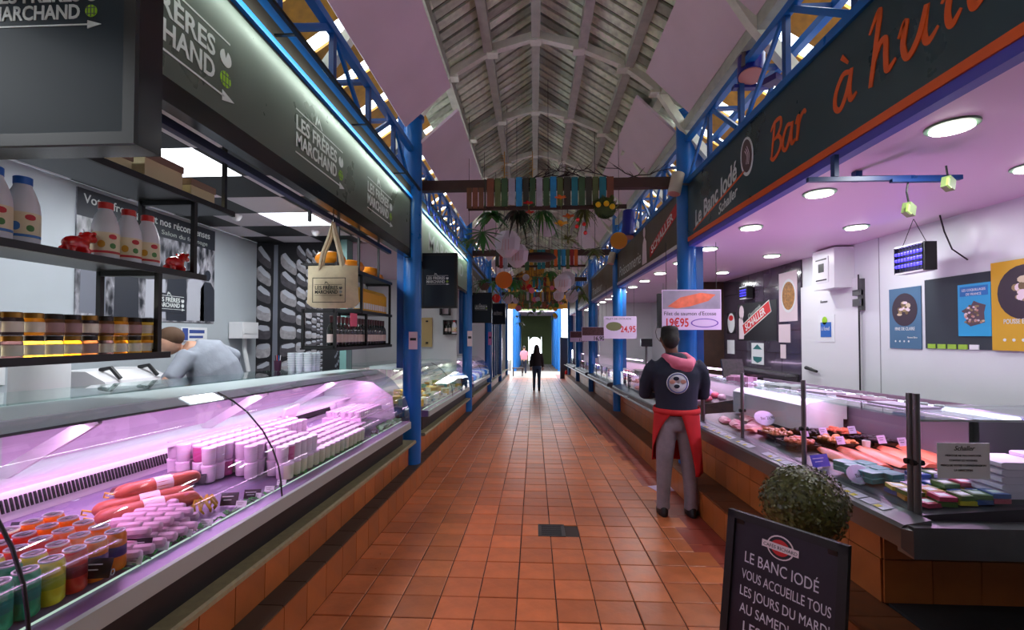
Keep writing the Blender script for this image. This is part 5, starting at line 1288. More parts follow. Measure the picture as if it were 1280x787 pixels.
# ================================================================== further stalls on the right
def fascia_right(y0, y1, lab, txt, banner=False):
    t = thing('fascia_sign', lab, 'sign', (1.75,y0,2.6))
    MB().box(1.75,1.80,y0,y1,2.69,3.30).build('panel', mat('brown_fascia', (78,64,48), .35, var=.2, scale=2), t); MB().box(1.74,1.80,y0,y1,2.645,2.69).build('pale_band', 'lilac_trim', t); MB().box(1.755,1.82,y0,y1,2.592,2.645).build('purple_edge', 'purple_strip', t)
    if txt: text(txt, .3, 'logo_white', t, (1.75,y1-.2,2.78), RYm, LU, shear=.2, width=1.9)
    if banner:
        b_ = MB().prism([(0,0),(1.5,.34),(1.5,.5),(0,.16)], (1.75,7.0,2.75), RYm, LU, .003).build('banner', 'banner_red', t)
        text('SCHALLER', .16, 'logo_white', b_, (1.747,6.9,2.80), Vector((0,-.975,.22)), Vector((0,.22,.975)), width=1.1, bold=.02)
        MB().prism(ell(.07,.08,14,-7.35,3.22), (1.75,0,0), RYm, LU, .003).prism([(-7.5,2.72),(-7.2,2.72),(-7.22,3.05),(-7.35,3.15),(-7.45,3.05)], (1.75,0,0), RYm, LU, .003).build('pale_shape', 'paper_label', t)
fascia_right(5.62, 9.72, 'brown fascia board with red banner and white script past the oyster bar', 'Poissonnerie', True)
fascia_right(10.02, 14.1, 'brown fascia board with white lettering over the third fish stall', 'Traiteur')
fascia_right(14.42, 18.5, 'brown fascia board over the fourth fish side stall', '')
fascia_right(18.82, 23.6, 'brown fascia board over the last fish side stall', '')
for y_ in (14.2, 18.6, 23.9): struct(MB().box(2.0,3.6,y_,y_+.06,-.9,2.6).build('wall_stall_end', 'wall_white'))
mat('meat_a', (206,80,110), .35, var=.25, scale=20); mat('meat_b', (226,170,200), .4, var=.2, scale=20); mat('meat_c', (160,50,70), .35, var=.3, scale=20); mat('meat_d', (190,150,220), .4)
random.seed(21)
for k,(y0,y1) in enumerate(((5.8,9.6),(10.2,14.0),(14.6,18.4),(19.0,23.2))):
    t = thing('meat_counter', ['steel and glass butcher counter past the oyster bar','butcher counter between the second and third blue columns on the fish side','butcher counter past the third blue column on the fish side','last counter on the fish side before the daylight aisle'][k], 'display counter', base_of(2.1,y0,.7))
    MB().sweep(rail, y0, y1).build('front_rail', 'steel_dark', t, shear=True)
    MB().sweep([(1.73,.70),(1.73,.822),(2.55,.95),(2.55,.70)], y0, y1).build('deck', 'tray_dark', t, shear=True)
    MB().box(2.55,2.58,y0,y1,.7,1.2).build('back_panel', 'inner_white', t, shear=True)
    n_ = 4
    for i in range(n_):
        a = y0+(y1-y0)*i/n_; b = y0+(y1-y0)*(i+1)/n_
        MB().box(1.744,1.752,a+.02,b-.02,.824,1.10).build('pane', GLASS, t, shear=True); MB().tube([(1.748,a,.82),(1.748,a,1.12)], .012, 8).build('post', 'steel', t, shear=True)
    MB().box(1.74,2.1,y0,y1,1.10,1.108).build('top_glass', GLASS2, t, shear=True)
    MB().tube([(2.4,y0+.1,1.3),(2.4,y1-.1,1.3)], .012, 8).build('light_tube', 'tube_lilac', t, shear=True)
    area('counter_light', (2.38,(y0+y1)/2,1.27+fz((y0+y1)/2)), (-math.atan(SL),R(20),0), .03, (11,9,7,5)[k], (1,.66,.95), sy=y1-y0-.2)
    nn = (64,40,24,12)[k]
    for i in range(nn):
        y = y0+.15+(y1-y0-.3)*((i//4)/(nn/4)); x = 1.84+.17*(i % 4)+random.uniform(-.03,.03)
        zb = .822+(x-1.73)*.156; c = 'abcd'[random.choice((0,0,1,1,2,3))]; s_ = random.uniform(.05,.085)
        o = MB().sphere((x,y,zb+s_*.55), s_, 8, 6, (1,1.2,random.uniform(.55,.9))).build('meat_cut', 'meat_'+c, smooth=True, shear=True)
        tag(o, {'a':'red','b':'pale pink','c':'dark red','d':'lilac wrapped'}[c]+' cut of meat in '+['the butcher counter past the oyster bar','the third counter on the fish side','the fourth counter on the fish side','the last counter on the fish side'][k], 'meat', 'meat cuts in the butcher counters')
    for i in range((14,8,5,3)[k]):
        y = y0+.2+(y1-y0-.4)*i/(14,8,5,3)[k]; card(1.9+.12*(i % 3), y, 'small lilac ticket among the meat in '+['the butcher counter past the oyster bar','the third counter on the fish side','the fourth counter on the fish side','the last counter on the fish side'][k], .08, .06, .4, 'card_lilac', 'card_black', .95+fz(y)+.02*(i % 3), '')
t = thing('guard_rail', 'long chrome guard rail tube along the butcher counters', 'rail', base_of(1.52,6,.75))
MB().tube([(1.52,5.75,.75),(1.52,23.5,.75)], .018, 10).build('tube', 'steel', t, smooth=True, shear=True)
for i in range(10): y = 6.0+1.9*i; MB().tube([(1.52,y,.75),(1.60,y,.745)], .012, 8).build('bracket', 'steel', t, shear=True)
area('stall_light', (2.7,12,2.58), (0,0,0), .6, 5, (1,.96,.98)); area('stall_light', (2.7,16,2.58), (0,0,0), .6, 4, (1,.96,.98))
# back fittings of the butcher stall
t = thing('steel_cabinet', 'tall steel and glass cabinet at the back of the butcher stall', 'cabinet', base_of(3.3,9.4,0)); MB().box(3.1,3.58,9.0,9.6,fz(9.4),1.95).build('carcass', 'steel', t); MB().box(3.06,3.1,9.05,9.3,.3,1.9).build('door', GLASSH, t); MB().box(3.06,3.1,9.31,9.58,.3,1.9).build('door', 'aluminium', t); MB().box(3.03,3.06,9.28,9.30,.9,1.2).build('handle', 'black_metal', t)
t = thing('scale', 'dark shop scale with raised display on the butcher counter', 'scale', (1.93,8.2,1.109+fz(8.2))); MB().box(1.80,2.08,8.0,8.35,1.11+fz(8.2),1.18+fz(8.2)).build('base', 'steel_dark', t); MB().box(1.78,2.1,7.97,8.38,1.181+fz(8.2),1.192+fz(8.2)).build('plate', 'steel', t); MB().tube([(2.0,8.3,1.18+fz(8.2)),(2.0,8.3,1.7+fz(8.2))], .02, 8).build('mast', 'steel_dark', t); MB().box(1.9,2.1,8.27,8.33,1.6+fz(8.2),1.74+fz(8.2)).build('display', 'black_gloss', t)
t = thing('meat_hooks_frame', 'steel wire ring hanging behind the second blue column', 'rack', (2.5,9.0,1.6)); MB().tube([(2.5+.15*math.cos(a*.5236),9.0,1.65+.2*math.sin(a*.5236)) for a in range(13)], .01, 6).build('ring', 'steel', t); MB().tube([(2.5,9.0,1.85),(2.5,9.0,2.6)], .006, 6).build('wire', 'steel', t)
# hanging price posters
def price_poster(y, z0, z1, lab, price, m1):
    t = thing('price_poster', lab, 'poster', (1.72,y,z0)); x0, x1 = 1.40, 2.04; h_ = z1-z0
    MB().box(x0,x1,y,y+.01,z0,z1).build('sheet', 'card_lilac', t)
    ph = MB().box(x0+.01,x1-.01,y-.002,y,z0+h_*.52,z1-.01).build('photo_ground', mat('photo_grey', (150,140,160), .5, var=.2, scale=6), t)
    MB().prism([(.06,0),(.2,.10),(.42,.15),(.58,.13),(.5,.06),(.3,.0),(.16,-.02)], (x0,y-.002,z0+h_*.58), FX, LU, .001).build('fillet_print', m1, ph)
    text('Filet de saumon d\'Ecosse', .06, 'card_black', t, (x0+.02,y,z0+h_*.36), FX, LU, width=.56)
    text(price, .13, 'banner_red', t, (x0+.03,y,z0+h_*.08), FX, LU, width=.24, bold=.02)
    MB().prism(ell(.15,.05,18,.46,h_*.17), (x0,y,z0), FX, LU, .001).build('offer_mark', mat('offer_violet', (110,70,170), .5), t)
    MB().prism(ell(.135,.04,18,.46,h_*.17), (x0,y-.001,z0), FX, LU, .001).build('offer_inner', 'card_lilac', t)
    for x in (x0+.05,x1-.05): MB().tube([(x,y+.005,z1),(x,y+.005,2.6)], .003, 5).build('string', 'black_matt', t)
    return t
t = price_poster(5.1,1.64,2.08,'large hanging poster of salmon fillet before the first fish side column','19€95','salmon')
MB().box(1.36,1.40,5.1,5.16,1.66,2.04).build('side_board', 'black_matt', t)
def small_price(y, z0, z1, lab, price, photo):
    t = thing('price_poster', lab, 'poster', (1.72,y,z0)); x0, x1 = 1.40, 2.05; h_ = z1-z0
    MB().box(x0,x1,y,y+.01,z0,z1).build('sheet', 'card_lilac', t)
    MB().prism(ell(.16,.09,16,.2,h_*.55), (x0,y,z0), FX, LU, .001).build('food_print', mat('food_green', (110,110,70), .5), t) if not photo else MB().box(x0+.01,x1-.01,y-.002,y,z0+h_*.4,z1-.01).build('photo', mat('photo_dark', (90,50,60), .5, var=.5, scale=25), t)
    text(price, .17, 'banner_red' if not photo else 'card_black', t, (x0+.33,y-.002,z0+h_*(.3 if not photo else .05)), FX, LU, width=.3, bold=.02)
    text('FILET DE DORADE', .05, 'card_black', t, (x0+.04,y,z0+h_*.85), FX, LU, width=.5)
    for x in (x0+.05,x1-.05): MB().tube([(x,y+.005,z1),(x,y+.005,2.6)], .003, 5).build('string', 'black_matt', t)
small_price(9.3,1.52,1.97,'hanging poster with big red 24,95 price before the second column','24,95',False)
small_price(13.6,1.43,1.84,'hanging poster with dark meat photo before the third column','16,90',True)
small_price(18.0,1.35,1.76,'hanging poster before the fourth column on the fish side','12,50',True)
# ================================================================== chalkboard and topiary
d_ = Vector((.268,-.344,0)).normalized(); nrm = Vector((-.789,-.615,0)); Wb = .436; TL_ = Vector((.834,2.018,.88+fz(1.85)))
Ub = (Vector((0,0,1)) - nrm*.16).normalized()
t = thing('chalkboard', 'black framed chalkboard with handwritten opening days before the topiary', 'chalkboard', (.97,1.85,fz(1.85)))
Hb = .9
O_ = TL_ - Ub*Hb
MB().prism(rect(Wb,Hb,Wb/2,Hb/2), O_ - nrm*.02, d_, Ub, .018).build('slate', mat('slate_black', (30,24,38), .45, var=.1), t)
e = .03
fr = MB()
for (w_,h_,cx_,cy_) in ((Wb,e,Wb/2,Hb-e/2),(Wb,e,Wb/2,e/2),(e,Hb,e/2,Hb/2),(e,Hb,Wb-e/2,Hb/2)): fr.prism(rect(w_,h_,cx_,cy_), O_ - nrm*.02, d_, Ub, .03)
fr.build('frame', 'black_matt', t)
O2 = O_ - nrm*.3; Ub2 = (Vector((0,0,1)) + nrm*.17).normalized()
MB().prism(rect(.03,.88,.05,.44), O2, d_, Ub2, .02).build('rear_leg', 'black_matt', t); MB().prism(rect(.03,.88,Wb-.05,.44), O2, d_, Ub2, .02).build('rear_leg', 'black_matt', t)
mat('chalk', (206,200,214), .8)
PN = O_ + nrm*(-.0015)
def ck(s_, r0, u0, size, wd, sl=-.03): text(s_, size, 'chalk', t, PN + d_*r0 + Ub*u0, (d_+Ub*sl).normalized(), Ub, width=wd, th=.001, bold=0, name='chalk_writing')
ck('LE BANC IODÉ', .075, Hb-.185, .06, .27); ck('VOUS ACCUEILLE TOUS', .07, Hb-.25, .052, .32); ck('LES JOURS DU MARDI', .065, Hb-.315, .052, .32); ck('AU SAMEDI,  DE 8h', .07, Hb-.38, .052, .31); ck('LES HUÎTRES', .085, Hb-.445, .052, .28)
em = MB().prism(ell(.05,.045,24,.21,Hb-.085), PN, d_, Ub, .001).build('emblem_ring', 'paper_label', t); MB().prism(ell(.045,.04,24,.21,Hb-.085), PN+nrm*.001, d_, Ub, .001).build('emblem_dark', 'card_black', em); MB().prism(ell(.034,.03,20,.21,Hb-.085), PN+nrm*.002, d_, Ub, .001).build('emblem_red', 'banner_red', em)
MB().prism(rect(.135,.026,.21,Hb-.085), PN+nrm*.003, d_, Ub, .001).build('emblem_band', 'paper_label', em); text('CAFÉS RICHARD', .018, 'card_black', em, PN+nrm*.004+d_*.148+Ub*(Hb-.092), d_, Ub, width=.124, th=.0008)
t = thing('topiary', 'round clipped boxwood ball in a pot behind the chalkboard', 'plant', base_of(1.31,2.3))
cz = .755+.0603; c3 = Vector((1.3,2.3,cz)); random.seed(4); lf = MB()
lf.sphere(c3, .17, 16, 12)
for k in range(4200):
    v = Vector((random.gauss(0,1),random.gauss(0,1),random.gauss(0,1))).normalized(); p = c3 + v*random.uniform(.165,.192)*(1+.02*math.sin(7*v.x+5*v.z))
    a = v.cross(Vector((random.gauss(0,1),random.gauss(0,1),random.gauss(0,1)))).normalized(); b = (a.cross(v)+v*random.uniform(-.6,.9)).normalized(); s_ = random.uniform(.008,.014)
    lf.add([p-a*s_*.6, p+b*s_*.8, p+a*s_*.6+b*s_*.3, p-b*s_*.9], [(0,1,2,3)])
lf.build('foliage', mat('box_leaf', (84,84,42), .4, rnd=.6), t, shear=True)
MB().lathe([(.09,0),(.11,.02),(.14,.28),(.15,.3),(.15,.33),(.13,.33)], 20, (1.3,2.3,0)).build('pot', mat('pot_pale', (190,176,170), .5, var=.1), t, smooth=True, shear=True)
MB().tube([(1.3,2.3,.3),(1.305,2.3,.66)], .02, 8).build('stem', 'brown_wood', t, shear=True); MB().lathe([(.13,.31),(.001,.315)], 16, (1.3,2.3,0)).build('soil', 'ledge_tile', t, shear=True)
# spot cylinder on column, blue projector
def canspot(x, y, z, lab, m, s=1., tilt=.35):
    t = thing('cylinder_spotlight', lab, 'lamp', (x,y,z)); d = Vector((-.25,-.1,-1)).normalized(); a = Vector((x,y,z))
    MB().tube([a+d*(-.11*s), a+d*(.11*s)], .065*s, 16).build('body', m, t, smooth=True); MB().tube([a+d*(.108*s), a+d*(.114*s)], .058*s, 16).build('lens', 'dull_pink', t)
    MB().tube([a, a+Vector((.14*s,.02,0))], .012*s, 6).build('arm', 'steel', t)
mat('lamp_cream', (196,186,164), .5); mat('deep_blue', (16,30,130), .35)
canspot(1.60,5.22,3.29,'cream cylinder spotlight on the first fish side column','lamp_cream',1.1); canspot(1.62,9.65,3.2,'cream cylinder spotlight on the second fish side column','lamp_cream',1.1)
t = thing('stage_projector', 'blue cylinder projector with silver stripe in the girder above the oyster bar', 'projector', (1.82,3.9,3.7))
MB().tube([(1.80,3.85,3.73),(1.86,3.95,4.17)], .105, 20).build('barrel', 'deep_blue', t, smooth=True); MB().tube([(1.798,3.847,3.722),(1.80,3.85,3.735)], .095, 20).build('lens', 'dull_pink', t); MB().bar((1.715,3.80,3.78),(1.77,3.88,4.15), .03, .02).build('silver_stripe', 'steel', t); MB().box(1.7,2.0,3.93,3.99,3.68,3.71).build('yoke', 'deep_blue', t); MB().cbox((1.95,3.8,3.66),(.1,.12,.05), rz=.5).build('clamp', mat('violet_dark', (40,24,90), .4), t)
t = thing('stage_projector', 'blue cylinder projector in the girder above the red banner fascia', 'projector', (1.7,8.0,3.35)); MB().tube([(1.62,8.0,3.3),(1.66,8.05,3.75)], .11, 18).build('barrel', 'deep_blue', t, smooth=True); MB().tube([(1.618,7.995,3.29),(1.62,8.0,3.305)], .1, 18).build('lens', 'dull_pink', t); MB().box(1.64,1.76,8.0,8.05,3.5,3.54).build('yoke', 'deep_blue', t)
# ================================================================== people
mat('skin_dark', (104,66,50), .5); mat('skin', (196,150,126), .5); mat('hair_black', (20,16,16), .7, bump=.5, bscale=120); mat('hair_brown', (46,32,26), .6, bump=.3, bscale=100)
mat('navy', (26,30,52), .8, var=.1, scale=20, bump=.15); mat('sweat_grey', (138,130,140), .85, var=.1, scale=20, bump=.2); mat('apron_red', (190,20,28), .75, var=.08); mat('hood_pink', (226,120,150), .85, bump=.2)
mat('shoe_black', (22,20,24), .5); mat('jeans', (52,72,98), .8, var=.15); mat('jacket', (34,28,28), .7, var=.1); mat('coat_grey', (150,156,168), .8, var=.08, bump=.2)
def head(mb, c, s=1., f=(0,1,0)):
    c = Vector(c); f = Vector(f).normalized(); r = f.cross(Vector((0,0,1)))
    mb.sphere(c, .1*s, 16, 12, (.80,.95,1.2)).sphere(c - Vector((0,0,.055*s)) + f*.02*s, .07*s, 12, 8, (.85,.95,.9))
    mb.sphere(c + f*.098*s - Vector((0,0,.012*s)), .016*s, 8, 6)          # nose
    mb.sphere(c + f*.085*s - Vector((0,0,.052*s)), .02*s, 8, 6, (1.3,.7,.5))  # mouth
    for q in (-1,1): mb.sphere(c + r*(.082*s*q) - Vector((0,0,.01*s)), .024*s, 8, 6, (.5,.8,1.2)); mb.sphere(c + f*.082*s + r*(.03*s*q) + Vector((0,0,.012*s)), .014*s, 8, 6)
def hand(mb, w, d, up=(0,0,1), s=1.):
    w = Vector(w); d = Vector(d).normalized(); u = Vector(up); r = d.cross(u).normalized(); u = r.cross(d)
    mb.tube([w, w+d*.04*s, w+d*.085*s], [.022*s,.032*s,.03*s], 8)
    for q, l in ((-1.5,.06),(-.5,.072),(.5,.068),(1.5,.052)):
        b = w + d*.08*s + r*(q*.016*s); mb.tube([b, b+d*l*.5*s-u*.006*s, b+d*l*.85*s-u*.022*s], [.0095*s,.009*s,.007*s], 6)
    b = w + d*.03*s + r*(.028*s); mb.tube([b, b+r*.022*s+d*.03*s, b+r*.026*s+d*.055*s-u*.01*s], [.011*s,.010*s,.008*s], 6)
# ---- market worker in red apron
t = thing('person', 'person in navy sweatshirt with pink hood and red apron standing at the fish counter', 'person', base_of(1.345,4.43), rz=R(-4))
def P(mb, name, m, vox=.012, it=6): return remesh(mb.build(name, m, t, absol=False), vox, it)
b = MB()
for s_ in (-1,1): b.loft([(s_*.125,.02,.03,.04,.1),(s_*.125,0,.08,.04,.045),(s_*.115,0,.5,.05,.055),(s_*.09,0,.9,.075,.08)], 12)
b.loft([(0,0,.82,.13,.09),(0,0,1.0,.14,.1),(0,0,1.25,.16,.11),(0,.01,1.40,.17,.1),(0,.02,1.47,.1,.08),(-.03,.03,1.52,.06,.06),(-.045,.03,1.6,.055,.06)], 14)
for s_ in (-1,1):
    b.tube([(s_*.17,.01,1.41),(s_*.25,.07,1.17),(s_*.1,.29,1.13)], [.05,.04,.03], 10); hand(b, (s_*.1,.29,1.13), (-s_,.25,.0), s=1.)
head(b, (-.05,.04,1.665), 1.0)
P(b, 'body', 'skin_dark', .01, 3)
h_ = MB().sphere((-.05,.025,1.69), .102, 16, 10, (.84,.95,1.0)).sphere((-.05,-.02,1.65), .085, 14, 8, (.9,.8,1.0)).loft([(-.05,.03,1.70,.085,.095),(-.05,.03,1.765,.08,.09),(-.05,.03,1.785,.06,.07)], 14)
P(h_, 'hair', 'hair_black', .01, 2)
p = MB()
for s_ in (-1,1): p.loft([(s_*.128,.0,.055,.066,.07),(s_*.126,0,.12,.06,.066),(s_*.122,-.005,.3,.066,.072),(s_*.112,0,.5,.077,.082),(s_*.10,0,.72,.095,.1),(s_*.088,0,.88,.108,.12)], 16)
p.loft([(0,0,.80,.16,.115),(0,0,.9,.185,.13),(0,0,1.0,.18,.128)], 18)
P(p, 'trousers', 'sweat_grey', .013, 5)
c = MB().loft([(0,0,.93,.17,.125),(0,0,.97,.195,.14),(0,0,1.06,.19,.14),(0,0,1.2,.205,.145),(0,.0,1.34,.225,.138),(0,.01,1.43,.20,.115),(-.01,.02,1.49,.12,.09),(-.02,.03,1.53,.08,.08)], 20)
for s_ in (-1,1): c.tube([(s_*.17,.01,1.42),(s_*.225,.02,1.36),(s_*.262,.06,1.24),(s_*.272,.09,1.13),(s_*.20,.22,1.11),(s_*.12,.28,1.12)], [.075,.077,.07,.066,.056,.048], 12)
P(c, 'sweatshirt', 'navy', .013, 5)
hd = MB().tube([(-.11,.03,1.50),(-.07,-.07,1.47),(.0,-.125,1.44),(.09,-.115,1.42),(.13,-.04,1.45),(.10,.06,1.50),(.0,.09,1.5)], [.03,.042,.05,.055,.045,.035,.03], 12).sphere((.02,-.10,1.42), .075, 12, 8, (1.35,.5,.85)).sphere((.06,-.105,1.40), .07, 12, 8, (1.1,.5,.8))
P(hd, 'hood', 'hood_pink', .011, 4)
for s_ in (-1,1):
    P(MB().loft([(s_*.13,.04,.0,.05,.135),(s_*.13,.04,.03,.052,.138),(s_*.13,.01,.07,.046,.09),(s_*.13,-.01,.10,.044,.05)], 14), 'shoe', 'shoe_black', .01, 2)
# apron sheet
ap = MB(); rows = 14; cols = 40; vs = []; fs = []
for i in range(rows+1):
    v = i/rows; z0 = 1.0
    for j in range(cols+1):
        u = j/cols
        a0 = -92 + 38*min(1,v*1.1)**.8; a1 = 262 - 80*min(1,v*1.25)**.7; a = R(a0 + (a1-a0)*u)
        zl = .40 + .12*u
        z = z0 - (z0-zl)*v + .012*math.sin(9*u+3*v)
        rr = 1 + .12*v + .035*v*math.sin(u*38)
        vs.append((.205*rr*math.cos(a), .152*rr*math.sin(a)*1.05, z))
for i in range(rows):
    for j in range(cols): fs.append((i*(cols+1)+j,i*(cols+1)+j+1,(i+1)*(cols+1)+j+1,(i+1)*(cols+1)+j))
apo = ap.add(vs, fs).build('apron', 'apron_red', t, smooth=True, absol=False)
md = apo.modifiers.new('thick', 'SOLIDIFY'); md.thickness = .006
wb = MB(); vs = []; fs = []
for j in range(33):
    a = 2*math.pi*j/32
    for (k_, z) in ((1.0,.965),(1.03,.985),(1.0,1.02)): vs.append((.212*k_*math.cos(a), .158*k_*math.sin(a), z+.012*math.sin(a)))
for j in range(32):
    for k_ in range(2): fs.append((j*3+k_,j*3+k_+1,j*3+k_+4,j*3+k_+3))
wbo = wb.add(vs, fs).build('waistband', 'apron_red', t, smooth=True, absol=False); md = wbo.modifiers.new('thick', 'SOLIDIFY'); md.thickness = .006
# back print: ring emblem curved on the back
def backprint(name, m, r0, r1, yo):
    vs = []; fs = []; n_ = 28
    for k in range(n_):
        a = 2*math.pi*k/n_
        for r_ in (r0, r1):
            x = -.02 + r_*math.cos(a); z = 1.255 + r_*math.sin(a); vs.append((x, -.152*math.sqrt(max(.05,1-(x/.225)**2)) - yo, z))
    for k in range(n_): k2 = (k+1) % n_; fs.append((2*k,2*k+1,2*k2+1,2*k2))
    o = MB().add(vs, fs).build(name, m, t, smooth=True, absol=False); md = o.modifiers.new('thick', 'SOLIDIFY'); md.thickness = .002
backprint('emblem_disc', mat('print_pale', (206,206,220), .7), .004, .098, .004); backprint('emblem_ring', mat('print_blue2', (60,80,150), .7), .082, .09, .007)
for k, (a, r_) in enumerate(((.3,.05),(1.9,.045),(2.9,.05),(4.4,.03))):
    MB().sphere((-.02+r_*math.cos(a),-.158,1.255+r_*math.sin(a)), .024, 8, 6, (1.1,.15,.8)).build('emblem_mark', ['dull_pink','navy','dull_pink','navy'][k], t, absol=False)
# ---- walking woman
t = thing('person', 'person with long dark hair in black jacket and jeans walking away down the aisle', 'person', base_of(.085,17.1))
b = MB()
b.loft([(-.10,.08,.03,.035,.1),(-.10,.05,.08,.035,.04),(-.09,.02,.48,.045,.05),(-.075,0,.85,.07,.075)], 12); b.loft([(.09,-.06,.03,.035,.1),(.09,-.08,.08,.035,.04),(.085,-.03,.48,.045,.05),(.075,0,.85,.07,.075)], 12)
b.loft([(0,0,.8,.14,.09),(0,0,1.0,.13,.09),(0,0,1.25,.15,.1),(0,0,1.36,.15,.09),(0,0,1.42,.06,.06),(0,0,1.5,.045,.05)], 14)
for s_ in (-1,1): b.tube([(s_*.15,0,1.35),(s_*.2,-.01,1.1),(s_*.22,.04,.86)], [.042,.036,.026], 8); hand(b, (s_*.22,.04,.86), (0,.15,-1), (0,1,0), .9)
head(b, (0,.02,1.585), .95)
P(b, 'body', 'skin', .012, 3)
P(MB().sphere((0,-.0,1.61), .1, 14, 10, (.95,1.05,1.0)).loft([(0,-.05,1.22,.13,.04),(0,-.06,1.35,.14,.055),(0,-.04,1.5,.12,.08),(0,-.01,1.6,.1,.1)], 14), 'hair', 'hair_brown', .012, 3)
p = MB().loft([(-.10,.05,.1,.052,.056),(-.092,.02,.48,.062,.066),(-.08,0,.85,.095,.1)], 12).loft([(.09,-.07,.1,.052,.056),(.088,-.03,.48,.062,.066),(.08,0,.85,.095,.1)], 12).loft([(0,0,.8,.165,.11),(0,0,.95,.16,.105),(0,0,1.02,.14,.1)], 14)
P(p, 'jeans', 'jeans', .013, 4)
c = MB().loft([(0,0,.92,.19,.13),(0,0,1.05,.18,.125),(0,0,1.25,.2,.13),(0,0,1.36,.19,.11),(0,0,1.43,.09,.08)], 16)
for s_ in (-1,1): c.tube([(s_*.15,0,1.36),(s_*.21,-.01,1.1),(s_*.225,.035,.88)], [.07,.062,.05], 10)
P(c, 'jacket', 'jacket', .014, 4)
P(MB().loft([(-.10,.07,0,.045,.12),(-.10,.07,.04,.042,.11),(-.10,.05,.14,.048,.05)], 12), 'boot', 'shoe_black', .012, 2); P(MB().loft([(.09,-.06,0,.045,.12),(.09,-.06,.04,.042,.11),(.09,-.08,.14,.048,.05)], 12), 'boot', 'shoe_black', .012, 2)
MB().cbox((-.17,-.02,1.02),(.09,.2,.2)).build('shoulder_bag', 'black_matt', t, absol=False)
# ---- shop worker bending behind the cheese counter
t = thing('person', 'person in pale grey work coat and brown cap bending behind the cheese counter', 'person', (-2.72,3.95,fz(3.95)))
O3 = Vector((-2.72,3.95,fz(3.95)))
def q3(x, y, z): return tuple(Vector((x,y,z)) - O3)
b = MB()
for s_ in (-1,1): b.tube([q3(-2.72,3.95+.1*s_,.05),q3(-2.70,3.95+.1*s_,.5),q3(-2.68,3.93+.09*s_,.88)], [.05,.06,.085], 12); b.tube([q3(-2.70,3.95+.1*s_,-.06),q3(-2.86,3.95+.1*s_,-.06)], [.045,.035], 8)
b.tube([q3(-2.68,3.93,.85),q3(-2.70,3.9,1.05),q3(-2.78,3.85,1.28),q3(-2.86,3.8,1.42),q3(-2.93,3.70,1.48)], [.14,.14,.16,.13,.06], 14)
b.tube([q3(-2.86,3.98,1.42),q3(-2.84,4.16,1.32),q3(-3.05,4.05,1.15)], [.055,.045,.03], 10); hand(b, q3(-3.05,4.05,1.15), (-1,-.4,-.2), s=1)
b.tube([q3(-2.86,3.64,1.40),q3(-2.90,3.50,1.22),q3(-3.08,3.6,1.14)], [.055,.045,.03], 10); hand(b, q3(-3.08,3.6,1.14), (-1,.3,-.2), s=1)
head(b, q3(-2.99,3.62,1.53), .95, (-1,-.3,0))
P(b, 'body', 'skin', .012, 3)
c = MB().tube([q3(-2.66,3.95,.55),q3(-2.67,3.94,.85),q3(-2.70,3.9,1.05),q3(-2.78,3.85,1.28),q3(-2.85,3.8,1.43),q3(-2.90,3.74,1.48)], [.2,.185,.19,.205,.17,.08], 16)
c.sphere(q3(-2.84,3.84,1.40), .15, 14, 10, (.8,1.5,.75))
c.tube([q3(-2.84,3.98,1.43),q3(-2.80,4.12,1.38),q3(-2.84,4.2,1.31),q3(-3.0,4.08,1.18)], [.085,.08,.07,.055], 12)
c.tube([q3(-2.86,3.66,1.42),q3(-2.88,3.52,1.25),q3(-3.02,3.57,1.17)], [.08,.065,.055], 12)
P(c, 'work_coat', 'coat_grey', .014, 5)
P(MB().sphere(q3(-2.985,3.625,1.565), .1, 14, 10, (.95,.95,.85)).sphere(q3(-3.06,3.60,1.56), .06, 10, 6, (1.1,1.1,.25)), 'cap', mat('cap_brown', (84,60,42), .8), .01, 3)
p = MB()
for s_ in (-1,1): p.tube([q3(-2.72,3.95+.1*s_,0),q3(-2.70,3.95+.1*s_,.5),q3(-2.68,3.93+.08*s_,.88)], [.075,.085,.11], 12)
P(p, 'trousers', 'navy', .015, 4)
# ---- far visitor in pink
t = thing('person', 'person in pink shirt standing beside the wooden bench in the daylight aisle', 'person', base_of(-.62,27.5))
b = MB()
for s_ in (-1,1): b.loft([(s_*.09,.02,.03,.035,.1),(s_*.09,0,.08,.035,.04),(s_*.085,0,.48,.05,.05),(s_*.075,0,.85,.07,.075)], 10); b.tube([(s_*.16,0,1.35),(s_*.2,.02,1.1),(s_*.18,.12,.92)], [.042,.036,.026], 8); hand(b, (s_*.18,.12,.92), (0,.4,-1), (0,1,0), .9)
b.loft([(0,0,.8,.14,.09),(0,0,1.25,.15,.1),(0,0,1.38,.15,.09),(0,0,1.44,.06,.06),(0,0,1.52,.045,.05)], 12); head(b, (0,.02,1.6), .95)
P(b, 'body', 'skin', .014, 3)
c = MB().loft([(0,0,.9,.18,.13),(0,0,1.25,.19,.13),(0,0,1.38,.18,.1),(0,0,1.44,.08,.08)], 14)
for s_ in (-1,1): c.tube([(s_*.15,0,1.36),(s_*.21,.01,1.12)], [.07,.06], 10)
P(c, 'shirt', mat('shirt_pink', (226,150,170), .8), .015, 3)
p = MB()
for s_ in (-1,1): p.loft([(s_*.09,0,.08,.055,.06),(s_*.085,0,.48,.065,.07),(s_*.08,0,.86,.1,.1)], 12)
P(p, 'trousers', 'navy', .015, 3); P(MB().sphere((0,.0,1.63), .098, 12, 8, (.9,1.05,.95)), 'hair', 'hair_brown', .014, 2)
